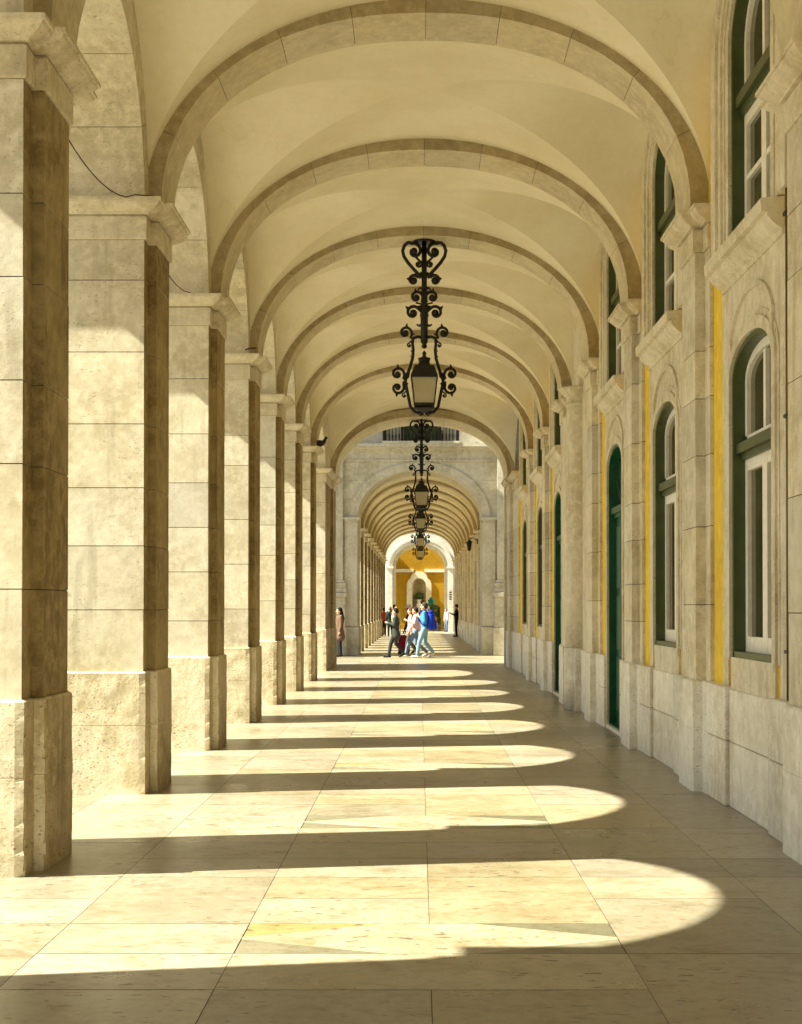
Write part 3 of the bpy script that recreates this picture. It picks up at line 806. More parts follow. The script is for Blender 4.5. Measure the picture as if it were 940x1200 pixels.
# archivolt
mb = MB(); S = 40
def arcpts(hw, rise, cx, sp, p=2.0):
    out = []
    for i in range(S+1):
        t = math.pi-math.pi*i/S; c_, s_ = math.cos(t), math.sin(t); out.append((cx+hw*c_, sp+rise*s_))
    return out
def archivolt(b, y, cx, hw, sp, rise, w_, proj, mat, nv=None):
    mb = MB()
    for a0, a1, pj in ((0.0, w_*.55, proj*.6), (w_*.55, w_, proj)):
        i_, o_ = arcpts(hw+a0, rise+a0, cx, sp), arcpts(hw+a1, rise+a1, cx, sp)
        mb.rings([[(xi, y-pj, zi), (xo, y-pj, zo), (xo, y+.01, zo), (xi, y+.01, zi)] for (xi, zi), (xo, zo) in zip(i_, o_)])
    return mb.build("archivolt", [M[mat]], b)
archivolt(bB, YP, bcx, bhw, 4.62, 1.60, .26, .045, 'portal')
for sg in (-1, 1):
    xi = bcx+sg*bhw
    x0, x1 = sorted((xi, xi+sg*.42))
    mb = MB(); mb.box(x0, x1, YP-.05, YP+.01, 0.98, 4.36); mb.build("pilaster", [M['portal']], bB)
    mb = MB()
    for e, z0, z1 in ((.02, 4.36, 4.42), (.0, 4.42, 4.50), (.05, 4.50, 4.54), (.10, 4.54, 4.62)):
        mb.box(x0-e, x1+e, YP-.05-e, YP+.3, z0, z1)
    mb.build("impost", [M['portal']], bB)
    # giant order pilaster with pedestal
    g0, g1 = sorted((bcx+sg*2.52, bcx+sg*3.35))
    mb = MB(); mb.box(g0+.06, g1-.06, YP-.22, YP+.01, 2.50, 13); mb.build("giant_pilaster", [M['portal']], bB)
    mb = MB(); mb.box(g0-.03, g1+.03, YP-.34, YP+.01, 0, 1.95); mb.box(g0-.08, g1+.08, YP-.40, YP+.01, 0, .92)
    mb.box(g0-.08, g1+.08, YP-.40, YP+.01, 1.95, 2.10)
    for e, z0, z1 in ((.06, 2.10, 2.25), (.03, 2.25, 2.33), (.045, 2.33, 2.42), (.0, 2.42, 2.52)):
        mb.box(g0-e, g1+e, YP-.26-e, YP+.01, z0, z1)
    bevel(mb.build("pedestal", [M['portal']], bB), .015)
    p0, p1 = sorted((xi+sg*.0, xi+sg*.47)); mb = MB(); mb.box(p0, p1, YP-.10, YP+.01, 0, .95); bevel(mb.build("plinth", [M['portal']], bB), .01)
    mb = MB(); a_, b_ = sorted((xi, xi-sg*.04)); mb.box(a_, b_, YP-.09, YP+2.2, 0, .95); mb.build("plinth", [M['portal']], bB)
mb = MB()
for pj, z0, z1 in ((.05, 6.50, 6.56), (.02, 6.56, 6.84), (.08, 6.84, 6.90), (.16, 6.90, 6.98), (.28, 6.98, 7.08)):
    mb.box(bcx-2.55, bcx+2.55, YP-pj, YP+.01, z0, z1)
mb.build("entablature", [M['portal']], bB)
bal = bpy.data.objects.new("balcony", None); COL.objects.link(bal); bal.parent = bB
mb = MB(); mb.box(-1.25, 1.35, YP-.30, YP+.01, 7.082, 7.16); mb.build('slab', [M['portal']], bal)
mb = MB(); mb.box(-1.25, 1.35, YP-.23, YP-.15, 7.86, 7.92)
for x in (-1.22, -.62, .66, 1.24): mb.box(x, x+.09, YP-.27, YP-.11, 7.16, 7.84)
mb.build("rail", [M['iron']], bal)
mb = MB()
for i in range(22):
    x = -1.12+i*.112
    mb.lathe([(.012, 7.16), (.020, 7.25), (.026, 7.33), (.012, 7.45), (.011, 7.7), (.020, 7.78), (.014, 7.86)], (x, YP-.19, 0), 8)
mb.build("balusters", [M['iron']], bal)
wn = bpy.data.objects.new("window", None); COL.objects.link(wn); wn.parent = bB
mb = MB(); mb.box(-.52, .68, YP-.02, YP-.005, 7.09, 9.6); mb.build("pane", [M['olive']], wn)
mb = MB(); mb.box(-.64, -.52, YP-.07, YP, 7.09, 9.7); mb.box(.68, .80, YP-.07, YP, 7.09, 9.7); mb.box(-.7, .86, YP-.09, YP, 9.6, 9.85); mb.build("frame", [M['stone']], wn)

YB0 = 52.95
nB = 10
ribB = rib_mesh("rib", B, P0, P1, nv=9)
vaultB = vault_mesh("vault", B, bayL/2, B.cx-(B.cl-.05), B.wall+.02-B.cx, n=16)
ubB = B.cl-B.T
archB = arcade_arch_mesh("arcade_arch", B, C1+half, half, half, ZT, B.cl, ubB, C0+.5, C1+2*half+.5, seed=8)
wallB = wall_bay_mesh("wall", B.wall, C1-.3, P+C0+.3, 0, B.crown+.25, [(1.75, 2.95, .02, 3.1, .5)], M['yellow'])
mbp = MB(); mbp.box(B.cr-.005, B.wall+.1, C1+.04, 1.70, 0, B.zp_r-.02); mbp.box(B.cr-.005, B.wall+.1, 3.0, P+C0-.04, 0, B.zp_r-.02)
wpB = mbp.mesh("wall_plinth", [M['pale']], True)
mbd = MB(); mbd.box(B.wall+.12, B.wall+.16, 1.75, 2.95, .0, 3.6)
for yy in (1.85, 2.40): mbd.box(B.wall+.10, B.wall+.12, yy, yy+.45, .2, 2.9)
doorB = mbd.mesh("door", [M['olive']], True)
mbs = MB(); arched_ring(mbs, 1.75, 2.95, 0.02, 3.1, .5, .16, B.wall-.04, B.wall+.1); surB = mbs.mesh("surround", [M['stone']], True)
for i in range(-1, nB):
    y = YB0+P*i
    if i >= 0:
        add_pier(bB, 'B', y, i, right=True)
        link("transverse_rib", ribB, bB, (0, y, 0))
    if i < nB-1:
        link("vault", vaultB, bB, (0, y+P1+bayL/2, 0))
        link("arcade_arch", archB, bB, (0, y, 0))
        link("wall", wallB, bB, (0, y, 0)); link("wall_plinth", wpB, bB, (0, y, 0))
        d = link("door", doorB, bB, (0, y, 0)); link("surround", surB, d)
yBe = YB0+P*(nB-1)+1.3
mb = MB(); mb.box(ubB-.3, B.wall+12, YP+2.0, yBe+.2, ZT, ZT+.5); mb.box(ubB-.1, B.wall+12, YP+2.0, yBe, ZT+.5, ZT+3.5)
# end facade over the last arch
prev = None
for i in range(S+1):
    t = math.pi-math.pi*i/S; c_, s_ = math.cos(t), math.sin(t); r = (abs(c_)**PW+abs(s_)**PW)**(-1/PW)
    p_ = (B.cx+2.09*r*c_, B.spring+1.67*r*s_)
    if prev: mb.poly([(prev[0], yBe-.2, prev[1]), (p_[0], yBe-.2, p_[1]), (p_[0], yBe-.2, ZT), (prev[0], yBe-.2, ZT)])
    prev = p_
mb.box(B.cx+2.09, B.wall+12, yBe-.4, yBe-.19, 0, ZT)
mb.build("roof", [M['stone']], bB)

# ------------------------------------------------------------------ far portal and ochre courtyard wall
YC = 97.0
bC = empty("portal_building", "far white arched gateway framing an ochre wall with a stone niche", "building")
portal(bC, YC, 1.2, .05, 1.86, 4.35, 1.58, -8, 12, 11, 'white', name="gate_wall")
archivolt(bC, YC, .05, 1.86, 4.35, 1.58, .34, .10, 'white')
for sg in (-1, 1):
    xi = .05+sg*1.86; a, b_ = sorted((xi, xi+sg*.36))
    mb = MB(); mb.box(a, b_, YC-.10, YC+.01, 0, 4.18)
    for e, z0, z1 in ((.03, 4.18, 4.22), (.08, 4.22, 4.35)): mb.box(a-e, b_+e, YC-.1-e, YC+.3, z0, z1)
    mb.build("pilaster", [M['white']], bC)
    # inner order, tan
    xj = .05+sg*1.86; a, b_ = sorted((xj, xj-sg*.22)); mb = MB(); mb.box(a, b_, YC+1.2, YC+1.7, 0, 4.3); mb.build("inner_jamb", [M['stone']], bC)
mb = MB(); i_, o_ = arcpts(1.64, 1.40, .05, 4.3), arcpts(1.95, 1.72, .05, 4.3)
mb.rings([[(xi, YC+1.2, zi), (xo, YC+1.2, zo), (xo, YC+1.7, zo), (xi, YC+1.7, zi)] for (xi, zi), (xo, zo) in zip(i_, o_)]); mb.build("inner_arch", [M['stone']], bC)
YW = 106.0
# vestibule side walls; partial ceiling added to dim the court
mb = MB(); mb.box(-4.2, -4.0, YC+1.2, YC+2.0, 0, 8); mb.box(-4.2, -4.0, YC+2.0, YW-.1, 3.7, 8); mb.box(4.0, 4.2, YC+1.2, YW, 0, 8); mb.box(-4.2, 4.2, YC+1.2, YC+5.2, 8.002, 8.2); mb.build("court_walls", [M['plaster']], bC)
# ochre wall with niche opening
ny, nz = 2.30, .55   # niche spring and radius
ncx = -.02; nr = .50; sill = 1.15
mb = MB(); n = 16
mb.poly([(-4, YW, 0), (ncx-nr, YW, 0), (ncx-nr, YW, 8), (-4, YW, 8)]); mb.poly([(ncx+nr, YW, 0), (4, YW, 0), (4, YW, 8), (ncx+nr, YW, 8)])
mb.poly([(ncx-nr, YW, 0), (ncx+nr, YW, 0), (ncx+nr, YW, sill), (ncx-nr, YW, sill)])
zsp = 3.2
ap = [(ncx-nr*math.cos(math.pi*i/n), zsp+nr*1.1*math.sin(math.pi*i/n)) for i in range(n+1)]
for (xa, za), (xb, zb) in zip(ap, ap[1:]): mb.poly([(xa, YW, za), (xb, YW, zb), (xb, YW, 8), (xa, YW, 8)])
mb.build("ochre_wall", [M['ochre']], bC, recalc=False)
mb = MB()  # niche half cylinder
for i in range(n):
    t0, t1 = math.pi*i/n, math.pi*(i+1)/n
    q = lambda t, z: (ncx-nr*math.cos(t), YW+nr*math.sin(t), z)
    mb.poly([q(t0, sill), q(t1, sill), q(t1, zsp), q(t0, zsp)])
    for j in range(6):
        a0, a1 = math.pi/2*j/6, math.pi/2*(j+1)/6
        w_ = lambda t, a: (ncx-nr*math.cos(t)*math.cos(a), YW+nr*math.sin(t)*math.cos(a), zsp+nr*1.1*math.sin(a))
        mb.poly([w_(t0, a0), w_(t1, a0), w_(t1, a1), w_(t0, a1)])
mb.poly([(ncx-nr, YW-.1, sill), (ncx+nr, YW-.1, sill), (ncx+nr, YW+nr, sill), (ncx-nr, YW+nr, sill)])
mb.build("niche", [M['plinth_dark']], bC, recalc=False)
mb = MB()
o2 = [(-.90, 0), (-.90, 3.35), (-.80, 3.60), (-.64, 3.72), (-.5, 4.05), (-.2, 4.25)]
outer = [(ncx+x, z) for x, z in o2]+[(ncx-x, z) for x, z in o2[::-1]]
inn = [(ncx-nr, sill-.01)]*1+[(ncx-nr, zsp-.3)]+[(ncx-nr, zsp)]
m_ = len(outer)
inner = []
for i, (x, z) in enumerate(outer):
    t = i/(m_-1)
    if i == 0: inner.append((ncx-nr, 0))
    elif i == m_-1: inner.append((ncx+nr, 0))
    else:
        th = math.pi*(i-1)/(m_-3); inner.append((ncx-nr*math.cos(th), zsp+nr*1.1*math.sin(th)))
mb.rings([[(xi, YW-.10, zi), (xo, YW-.10, zo), (xo, YW+.0, zo), (xi, YW+.0, zi)] for (xi, zi), (xo, zo) in zip(inner, outer)])
mb.box(ncx-nr, ncx+nr, YW-.10, YW, 0, sill)
mb.build("niche_frame", [M['stone']], bC)
mb = MB(); mb.box(-4, ncx-.4, YW-.12, YW, 4.18, 4.42); mb.box(ncx+.4, 4, YW-.12, YW, 4.18, 4.42); mb.build("string_course", [M['stone']], bC)

# ------------------------------------------------------------------ hanging lanterns
def curl(mb, cr, cz, rad, a0, turns, r_t=.013, rot=0.0, link_to=None, blob=.42, n=26, spikes=True):
    """spiral in the (r,z) plane turned about the stem by rot; a0 = outer end angle"""
    pts = []
    for i in range(n+1):
        t = i/n; rr = rad*(1-.72*t); a = a0+turns*2*math.pi*t
        pts.append((cr+rr*math.cos(a), cz+rr*math.sin(a)))
    if link_to: pts = link_to+pts
    c, s_ = math.cos(rot), math.sin(rot)
    P3 = [(r*c, r*s_, z) for r, z in pts]
    rads = [r_t*(1 if i < len(P3)*.6 else 1-.4*(i-len(P3)*.6)/(len(P3)*.4)) for i in range(len(P3))]
    mb.tube(P3, rads, 6)
    if blob: mb.ball((cr*c, cr*s_, cz), rad*blob, 8, 5)
    if spikes:
        for a in (a0+turns*.55, a0+turns*1.9):
            p, q = (cr+rad*.95*math.cos(a), cz+rad*.95*math.sin(a)), (cr+rad*1.38*math.cos(a), cz+rad*1.38*math.sin(a))
            mb.tube([(p[0]*c, p[0]*s_, p[1]), (q[0]*c, q[0]*s_, q[1])], [r_t*1.1, r_t*.3], 5)
U = .002525
def zz(y): return (1060-y)*U         # height above the lantern's lowest point, from the photograph's proportions
def arm(mb, pts, r_t, rot):
    c, s_ = math.cos(rot), math.sin(rot)
    mb.tube([(r*U*c, r*U*s_, zz(y)) for r, y in pts], r_t, 6)
def make_lantern(full, label):
    root = empty("hanging_lantern", label, "lantern", group="wrought iron lanterns hanging down the arcade")
    ytop = 82 if full else 345
    m = MB(); m.tube([(0, 0, zz(640)), (0, 0, zz(500)), (0, 0, zz(480)), (0, 0, zz(ytop))], [.05, .055, .042, .036], 8)
    m.lathe([(.02, zz(690)), (.045, zz(680)), (.03, zz(668)), (.055, zz(650)), (.05, zz(640))], (0, 0, 0), 10)
    for y in (560, 350) if full else (560,): m.lathe([(.03, zz(y)-.02), (.085, zz(y)-.008), (.085, zz(y)+.008), (.03, zz(y)+.02)], (0, 0, 0), 12)
    if full: m.lathe([(.16, zz(92)), (.16, zz(84)), (.05, zz(80))], (0, 0, 0), 14)
    else: m.lathe([(.10, zz(355)), (.12, zz(345)), (.03, zz(342))], (0, 0, 0), 14)
    m.build("stem", [M['iron']], root)
    rots = [0, math.pi]
    if full:
        m = MB()
        for ro in rots:
            lk = [(20*U, zz(292)), (35*U, zz(268)), (62*U, zz(240)), (92*U, zz(205)), (115*U, zz(170)), (122*U, zz(138)), (112*U, zz(108)), (92*U, zz(92))]
            curl(m, 58*U, zz(140), 46*U, math.pi*.4, .95, .027, ro, lk, .46, spikes=False)
            curl(m, 32*U, zz(213), 18*U, math.pi*.9, 1.1, .018, ro, [(50*U, zz(170)), (34*U, zz(188)), (20*U, zz(200))], .4, 16, spikes=False)
            curl(m, 60*U, zz(303), 29*U, math.pi*.8, -1.2, .024, ro, [(14*U, zz(262)), (28*U, zz(280))], .55, 18)
        m.build("heart_scrolls", [M['iron']], root)
    m = MB()
    for ro in rots:
        curl(m, 44*U, zz(400), 37*U, math.pi*1.15, -1.15, .023, ro, [(12*U, zz(365)), (8*U, zz(385))], .45, 18)
        curl(m, 64*U, zz(487), 40*U, math.pi*.95, -1.2, .024, ro, [(10*U, zz(440)), (22*U, zz(462))], .45, 20)
        arm(m, [(12, 565), (34, 562), (42, 552)], .014, ro)
        arm(m, [(10, 442), (26, 436), (48, 432)], .013, ro); arm(m, [(10, 352), (30, 350), (36, 362)], .014, ro)
    m.lathe([(.03, zz(520)), (.065, zz(508)), (.05, zz(470)), (.035, zz(440)), (.055, zz(425)), (.035, zz(410))], (0, 0, 0), 10)
    m.build("stem_scrolls", [M['iron']], root)
    m = MB()
    for ro in rots:
        arm(m, [(10, 630), (35, 624), (62, 632), (66, 660), (62, 700), (66, 745), (82, 800), (104, 860), (106, 880), (92, 950), (78, 1020), (55, 1048), (20, 1058), (4, 1060)], .025, ro)
        curl(m, 106*U, zz(602), 39*U, math.pi*1.25, -1.15, .021, ro, [(62*U, zz(650)), (66*U, zz(632))], .45, 20)
        curl(m, 150*U, zz(834), 40*U, math.pi*1.2, -1.15, .022, ro, [(84*U, zz(800)), (92*U, zz(850)), (112*U, zz(868))], .4, 20)
        curl(m, 150*U, zz(912), 37*U, math.pi*.85, 1.15, .022, ro, [(94*U, zz(895)), (104*U, zz(884)), (118*U, zz(880))], .4, 20)
        curl(m, 84*U, zz(672), 13*U, math.pi*.5, -1, .012, ro, [(66*U, zz(640))], .4, 10, spikes=False)
        curl(m, 112*U, zz(955), 14*U, math.pi*.5, -1, .012, ro, [(96*U, zz(925))], .4, 10, spikes=False)
        arm(m, [(64, 700), (76, 706)], .010, ro); arm(m, [(64, 730), (78, 738)], .009, ro)
    m.build("cage", [M['iron']], root)
    m = MB()
    def sq(h, z): return [(-h, -h, z), (h, -h, z), (h, h, z), (-h, h, z)]
    m.rings([sq(72*U*1.06, zz(862)), sq(72*U*1.06, zz(852)), sq(54*U, zz(792)), sq(34*U, zz(786)), sq(30*U, zz(772))])
    m.lathe([(28*U, zz(775)), (36*U, zz(745)), (20*U, zz(742)), (8*U, zz(730)), (13*U, zz(720)), (9*U, zz(710)), (2*U, zz(702))], (0, 0, 0), 12)
    m.build("roof", [M['iron']], root)
    m = MB(); m.rings([sq(70*U, zz(858)), sq(53*U, zz(1005))][::-1], cap=False); m.rings([sq(66*U, zz(858)), sq(49*U, zz(1005))], cap=False); m.build("glass", [M['lampglass']], root)
    m = MB()
    for sx, sy in ((1, 1), (1, -1), (-1, 1), (-1, -1)):
        m.tube([(sx*72*U, sy*72*U, zz(858)), (sx*55*U, sy*55*U, zz(1008))], .009, 4)
    m.rings([sq(57*U, zz(1018)), sq(57*U, zz(1003)), sq(50*U, zz(1003))]); m.rings([sq(54*U, zz(1034)), sq(56*U, zz(1028)), sq(50*U, zz(1024))])
    m.rings([sq(12*U, zz(1056)), sq(40*U, zz(1040)), sq(50*U, zz(1034))])
    m.tube([(0, 0, zz(1010)), (0, 0, zz(960))], .012, 6)
    for ro in rots: curl(m, 22*U, zz(1062), 15*U, 0, 1, .010, ro, None, .4, 10, spikes=False)
    m.build("lantern_frame", [M['iron']], root)
    return root
TOPF = zz(82); TOPS = zz(345)
L1 = make_lantern(True, "nearest and largest hanging black wrought iron lantern with heart scrolls above")
L1.location = (.07, 20.60, A.crown-TOPF+.002)
L2 = copy_tree(L1); L2.location = (.06, YE+2.9, 6.70-TOPF+.002); L2['label'] = "second hanging iron lantern, in front of the pale portal arch at the street"
L3 = make_lantern(False, "third hanging iron lantern, first one beyond the portal arch"); L3.location = (.05, YB0+.57, B.crown-TOPS+.002)
L4 = copy_tree(L3); L4.location = (.05, YB0+.57+4*P, B.crown-TOPS+.002); L4['label'] = "fourth hanging iron lantern, between the third and the smallest one"
L5 = copy_tree(L3); L5.location = (.04, YB0+.57+8*P, B.crown-TOPS+.002); L5['label'] = "farthest and smallest hanging lantern, before the ochre wall"

# ------------------------------------------------------------------ people
def remeshed(mb, name, mat, parent, vox=.016, smooth=2):
    o = mb.build(name, [mat], parent)
    rm = o.modifiers.new("r", 'REMESH'); rm.mode = 'VOXEL'; rm.voxel_size = vox; rm.use_smooth_shade = True
    sm = o.modifiers.new("s", 'SMOOTH'); sm.iterations = smooth; sm.factor = .5
    dg = bpy.context.evaluated_depsgraph_get(); dg.update()
    me = bpy.data.meshes.new_from_object(o.evaluated_get(dg)); o.modifiers.clear()
    me.materials.clear(); me.materials.append(mat); o.data = me
    return o
def person(label, loc, rot, h=1.75, walk=.0, hair=(0.02, 0.015, 0.012), top=('jacket', (.02, .02, .022)), legs=(.02, .02, .025), shoes=(.02, .02, .02),
           longhair=False, coat=0.0, arms='swing', female=False, hat=None, shade=None, group="people in the arcade"):
    k = h/1.75
    root = empty("person", label, "person", loc, rot, group)
    V = lambda x, y, z: Vector((x*k, y*k, z*k))
    st = walk
    hipw = .085; shw = .175 if not female else .155
    drop = .03*abs(st)/.3 if st else 0
    pel = V(0, 0, .95-drop)
    J = {}
    for sd, f in ((1, st), (-1, -st)):
        hip = V(0, sd*hipw, .92-drop)
        if f >= 0: kn = V(f*.62+.04, sd*hipw, .50-drop*.5); an = V(f*1.15, sd*hipw, .09); toe = V(f*1.15+.15, sd*hipw, .045)
        else: kn = V(f*.30+.06, sd*hipw, .50-drop*.5); an = V(f*1.25, sd*hipw, .17); toe = V(f*1.25+.10, sd*hipw, .05)
        if not st: kn = V(.015, sd*hipw, .50); an = V(-.01, sd*hipw, .09); toe = V(.14, sd*hipw, .04)
        J['hip', sd], J['kn', sd], J['an', sd], J['toe', sd] = hip, kn, an, toe
        sh = V(0, sd*shw, 1.40-drop)
        if arms == 'phone': el = V(.03, sd*(shw+.05), 1.13); ha = V(.27, sd*.07, 1.20)
        elif arms == 'one_up' and sd == 1: el = V(.05, sd*(shw+.05), 1.14); ha = V(.28, sd*.12, 1.24)
        elif arms == 'straps': el = V(-.02, sd*(shw+.06), 1.12); ha = V(.14, sd*(shw-.02), 1.27)
        else: el = V(-f*.35, sd*(shw+.04), 1.13-drop); ha = V(-f*.55+.06, sd*(shw+.03), .88-drop)
        J['sh', sd], J['el', sd], J['ha', sd] = sh, el, ha
    nb = V(0, 0, 1.44-drop); head = V(.02, 0, 1.60-drop)
    b = MB()
    b.capsule(pel, V(0, 0, 1.15-drop), .11*k, .10*k); b.capsule(V(0, .06, 1.1-drop), V(0, .08, 1.33-drop), .10*k, .10*k); b.capsule(V(0, -.06, 1.1-drop), V(0, -.08, 1.33-drop), .10*k, .10*k)
    b.capsule(J['sh', 1], J['sh', -1], .058*k, .058*k); b.capsule(nb, head-V(0, 0, .06), .052*k, .05*k)
    b.ball(head, .095*k, 14, 10, (1.05, .82, 1.25)); b.capsule(head+V(.03, 0, -.07), head+V(.05, 0, -.085), .05*k, .04*k)
    b.capsule(head+V(.095, 0, 0.0), head+V(.115, 0, -.02), .012*k, .016*k)
    for sd in (1, -1):
        b.ball(head+V(0, sd*.08, -.005), .022*k, 8, 5, (1, .5, 1.4))
        b.capsule(J['hip', sd], J['kn', sd], .085*k, .055*k); b.capsule(J['kn', sd], J['an', sd], .056*k, .035*k); b.capsule(J['an', sd]+V(-.03, 0, -.04), J['toe', sd], .035*k, .03*k)
        b.capsule(J['sh', sd], J['el', sd], .048*k, .038*k); b.capsule(J['el', sd], J['ha', sd], .037*k, .025*k)
        d = (J['ha', sd]-J['el', sd]).normalized(); side = Vector((0, 1, 0)).cross(d).normalized(); hp = J['ha', sd]+d*.06*k
        b.capsule(J['ha', sd], hp, .026*k, .03*k)
        for fi, ln in ((-1.5, .06), (-.5, .075), (.5, .07), (1.5, .055)):
            r0 = hp+side*fi*.018*k+d*.01*k; m1 = r0+d*ln*.6*k+Vector((0, -sd, 0))*.01*k
            b.capsule(r0, m1, .010*k, .009*k, 6); b.capsule(m1, m1+d*ln*.4*k+Vector((0, -sd, 0))*.02*k, .009*k, .008*k, 6)
        b.capsule(J['ha', sd]+side*.022*k+d*.01*k, J['ha', sd]+side*.05*k+d*.055*k, .012*k, .009*k, 6)
    remeshed(b, "body", M['skin'], root, .015)
    e = MB()
    for sd in (1, -1): e.ball(head+V(.088, sd*.032, .02), .011*k, 8, 5)
    e.build("eyes", [cloth("dark_eye", (.02, .012, .01))], root)
    # trousers
    t = MB(); t.capsule(pel+V(0, .03, 0), pel+V(0, .03, .07), .115*k, .105*k); t.capsule(pel+V(0, -.03, 0), pel+V(0, -.03, .07), .115*k, .105*k)
    for sd in (1, -1): t.capsule(J['hip', sd], J['kn', sd], .10*k, .072*k); t.capsule(J['kn', sd], J['an', sd]+V(0, 0, .03), .07*k, .058*k)
    remeshed(t, "trousers", cloth("trousers_%d" % (hash(legs) % 9973), legs), root, .02)
    s_ = MB()
    for sd in (1, -1): s_.capsule(J['an', sd]+V(-.04, 0, -.035), J['toe', sd]+V(.02, 0, 0), .045*k, .038*k)
    remeshed(s_, "shoes", cloth("shoes_%d" % (hash(shoes) % 9973), shoes), root, .018)
    j = MB(); j.capsule(V(0, .05, .97-drop), V(0, .045, 1.15-drop), .115*k, .112*k); j.capsule(V(0, -.05, .97-drop), V(0, -.045, 1.15-drop), .115*k, .112*k)
    for sd in (1, -1):
        j.capsule(V(0, sd*.05, 1.1-drop), V(0, sd*.085, 1.33-drop), .122*k, .118*k)
        j.capsule(J['sh', sd]*1.0+Vector((0, -sd*.03*k, 0)), J['sh', sd], .075*k, .074*k)
        j.capsule(J['sh', sd], J['el', sd], .070*k, .058*k); j.capsule(J['el', sd], J['ha', sd]-(J['ha', sd]-J['el', sd]).normalized()*.03*k, .056*k, .044*k)
        if coat: j.capsule(V(0, sd*.05, .98-drop), V(-.02, sd*.07, .98-drop-coat), .125*k, .15*k)
    j.capsule(V(0, 0, 1.38-drop), nb+V(0, 0, .02), .09*k, .066*k)
    remeshed(j, top[0], cloth("top_%d" % (hash(top[1]) % 9973), top[1]), root, .02)
    hr = MB(); hr.ball(head+V(-.022, 0, .03), .105*k, 14, 10, (1.0, .88, 1.12))
    if longhair:
        hr.capsule(head+V(-.05, 0, .0), V(-.10, 0, 1.32-drop), .085*k, .08*k); hr.capsule(V(-.10, .03, 1.36-drop), V(-.11, .02, 1.18-drop), .07*k, .035*k)
    ho = remeshed(hr, "hair", cloth("hair_%d" % (hash(hair) % 9973), hair), root, .018)
    if hat:
        hm = MB(); hm.lathe([(.10*k, 0), (.15*k, .01), (.10*k, .03), (.10*k, .09), (.07*k, .12), (.01, .125)], tuple(head+V(-.01, 0, .07)), 16)
        hm.build("hat", [cloth("straw_hat", hat)], root)
    return root, J, k

# walkers crossing right to left in the gap (facing -x)
W = math.pi
wk = "people walking across the gap"
man, J, k = person("man in bright blue jacket and light jeans walking left with a big blue backpack", (.17, 45.9, 0), W-.12, 1.80, .19, (.05, .03, .02),
       ('jacket', (.05, .22, .55)), (.17, .28, .38), (.55, .50, .42), arms='straps', group=wk)
bp = empty("backpack", "large royal blue backpack on the back of the man in the blue jacket", "backpack", (.11, 45.9, 0), W-.12)
m = MB(); m.capsule((-.27, .0, 1.05), (-.27, .0, 1.32), .13, .12); m.capsule((-.27, .09, 1.0), (-.27, .08, 1.35), .12, .11); m.capsule((-.27, -.09, 1.0), (-.27, -.08, 1.35), .12, .11); m.capsule((-.36, .0, .98), (-.35, 0, 1.14), .10, .09)
remeshed(m, "bag", cloth("royal_blue_nylon", (.01, .03, .36)), bp, .02)
m = MB(); m.capsule((-.27, -.10, 1.44), (-.27, .10, 1.44), .085, .085); remeshed(m, "lid", cloth("navy_nylon", (.008, .015, .2)), bp, .02)
m = MB()
for sd in (1, -1): m.tube([(-.17, sd*.10, 1.42), (-.06, sd*.11, 1.50), (.08, sd*.11, 1.47), (.14, sd*.11, 1.36), (.12, sd*.12, 1.2), (-.02, sd*.17, 1.06), (-.17, sd*.13, 1.02)], .018, 6)
m.build("straps", [cloth("navy_nylon", (.008, .015, .2))], bp)
person("dark haired woman in pale pink top and blue jeans striding beside the man in blue", (-.12, 46.6, 0), W+.08, 1.66, .30, (.03, .015, .012), ('top', (.60, .36, .33)), (.13, .19, .27), (.75, .72, .68), longhair=False, female=True, arms='one_up', group=wk)
person("woman with red brown hair, pink blouse and dark grey trousers amid the walkers", (-.27, 47.1, 0), W, 1.63, .14, (.10, .03, .02), ('blouse', (.52, .30, .29)), (.06, .06, .05), (.05, .05, .05), longhair=True, female=True, group=wk)
person("person in dark olive coat leading the walking group and looking at a phone", (-.75, 46.2, 0), W-.05, 1.62, .20, (.018, .012, .01), ('coat', (.035, .042, .035)), (.03, .028, .028), (.02, .02, .02), coat=.22, arms='phone', group=wk)
ph = MB(); ph.box(-.035, .035, -.075, .075, -.005, .005); pho = ph.build("phone", [M['iron']]); bevel(pho, .003); pho.location = (-.75-.30, 46.2, 1.20*1.62/1.75+.01); pho.rotation_euler = (0, .5, 0)
tag(pho, "small dark phone in the hands of the person in the olive coat", "phone")
person("person in dark clothes and pale straw hat pulling a red suitcase behind the group", (-.36, 49.9, 0), W, 1.68, .18, (.05, .03, .02), ('jacket', (.03, .03, .035)), (.03, .03, .06), (.03, .03, .03), hat=(.62, .52, .38), group=wk)
# red suitcase
sca = empty("suitcase", "dark red rolling suitcase behind the legs of the walking group", "suitcase", (-.52, 49.55, 0))
m = MB(); m.box(-.20, .20, -.13, .13, .06, .66); o = m.build("shell", [cloth("dark_red_shell", (.22, .008, .02))], sca); bevel(o, .04, 3)
m = MB(); m.tube([(-.13, .0, .66), (-.13, 0, .98), (.13, 0, .98), (.13, 0, .66)], .011, 6); m.build("handle", [M['iron']], sca)
for sx in (-1, 1):
    for sy in (-1, 1):
        m = MB(); m.tube([(sx*.15-.012, sy*.09, .03), (sx*.15+.012, sy*.09, .03)], .03, 10); m.build("wheel", [M['iron']], sca)
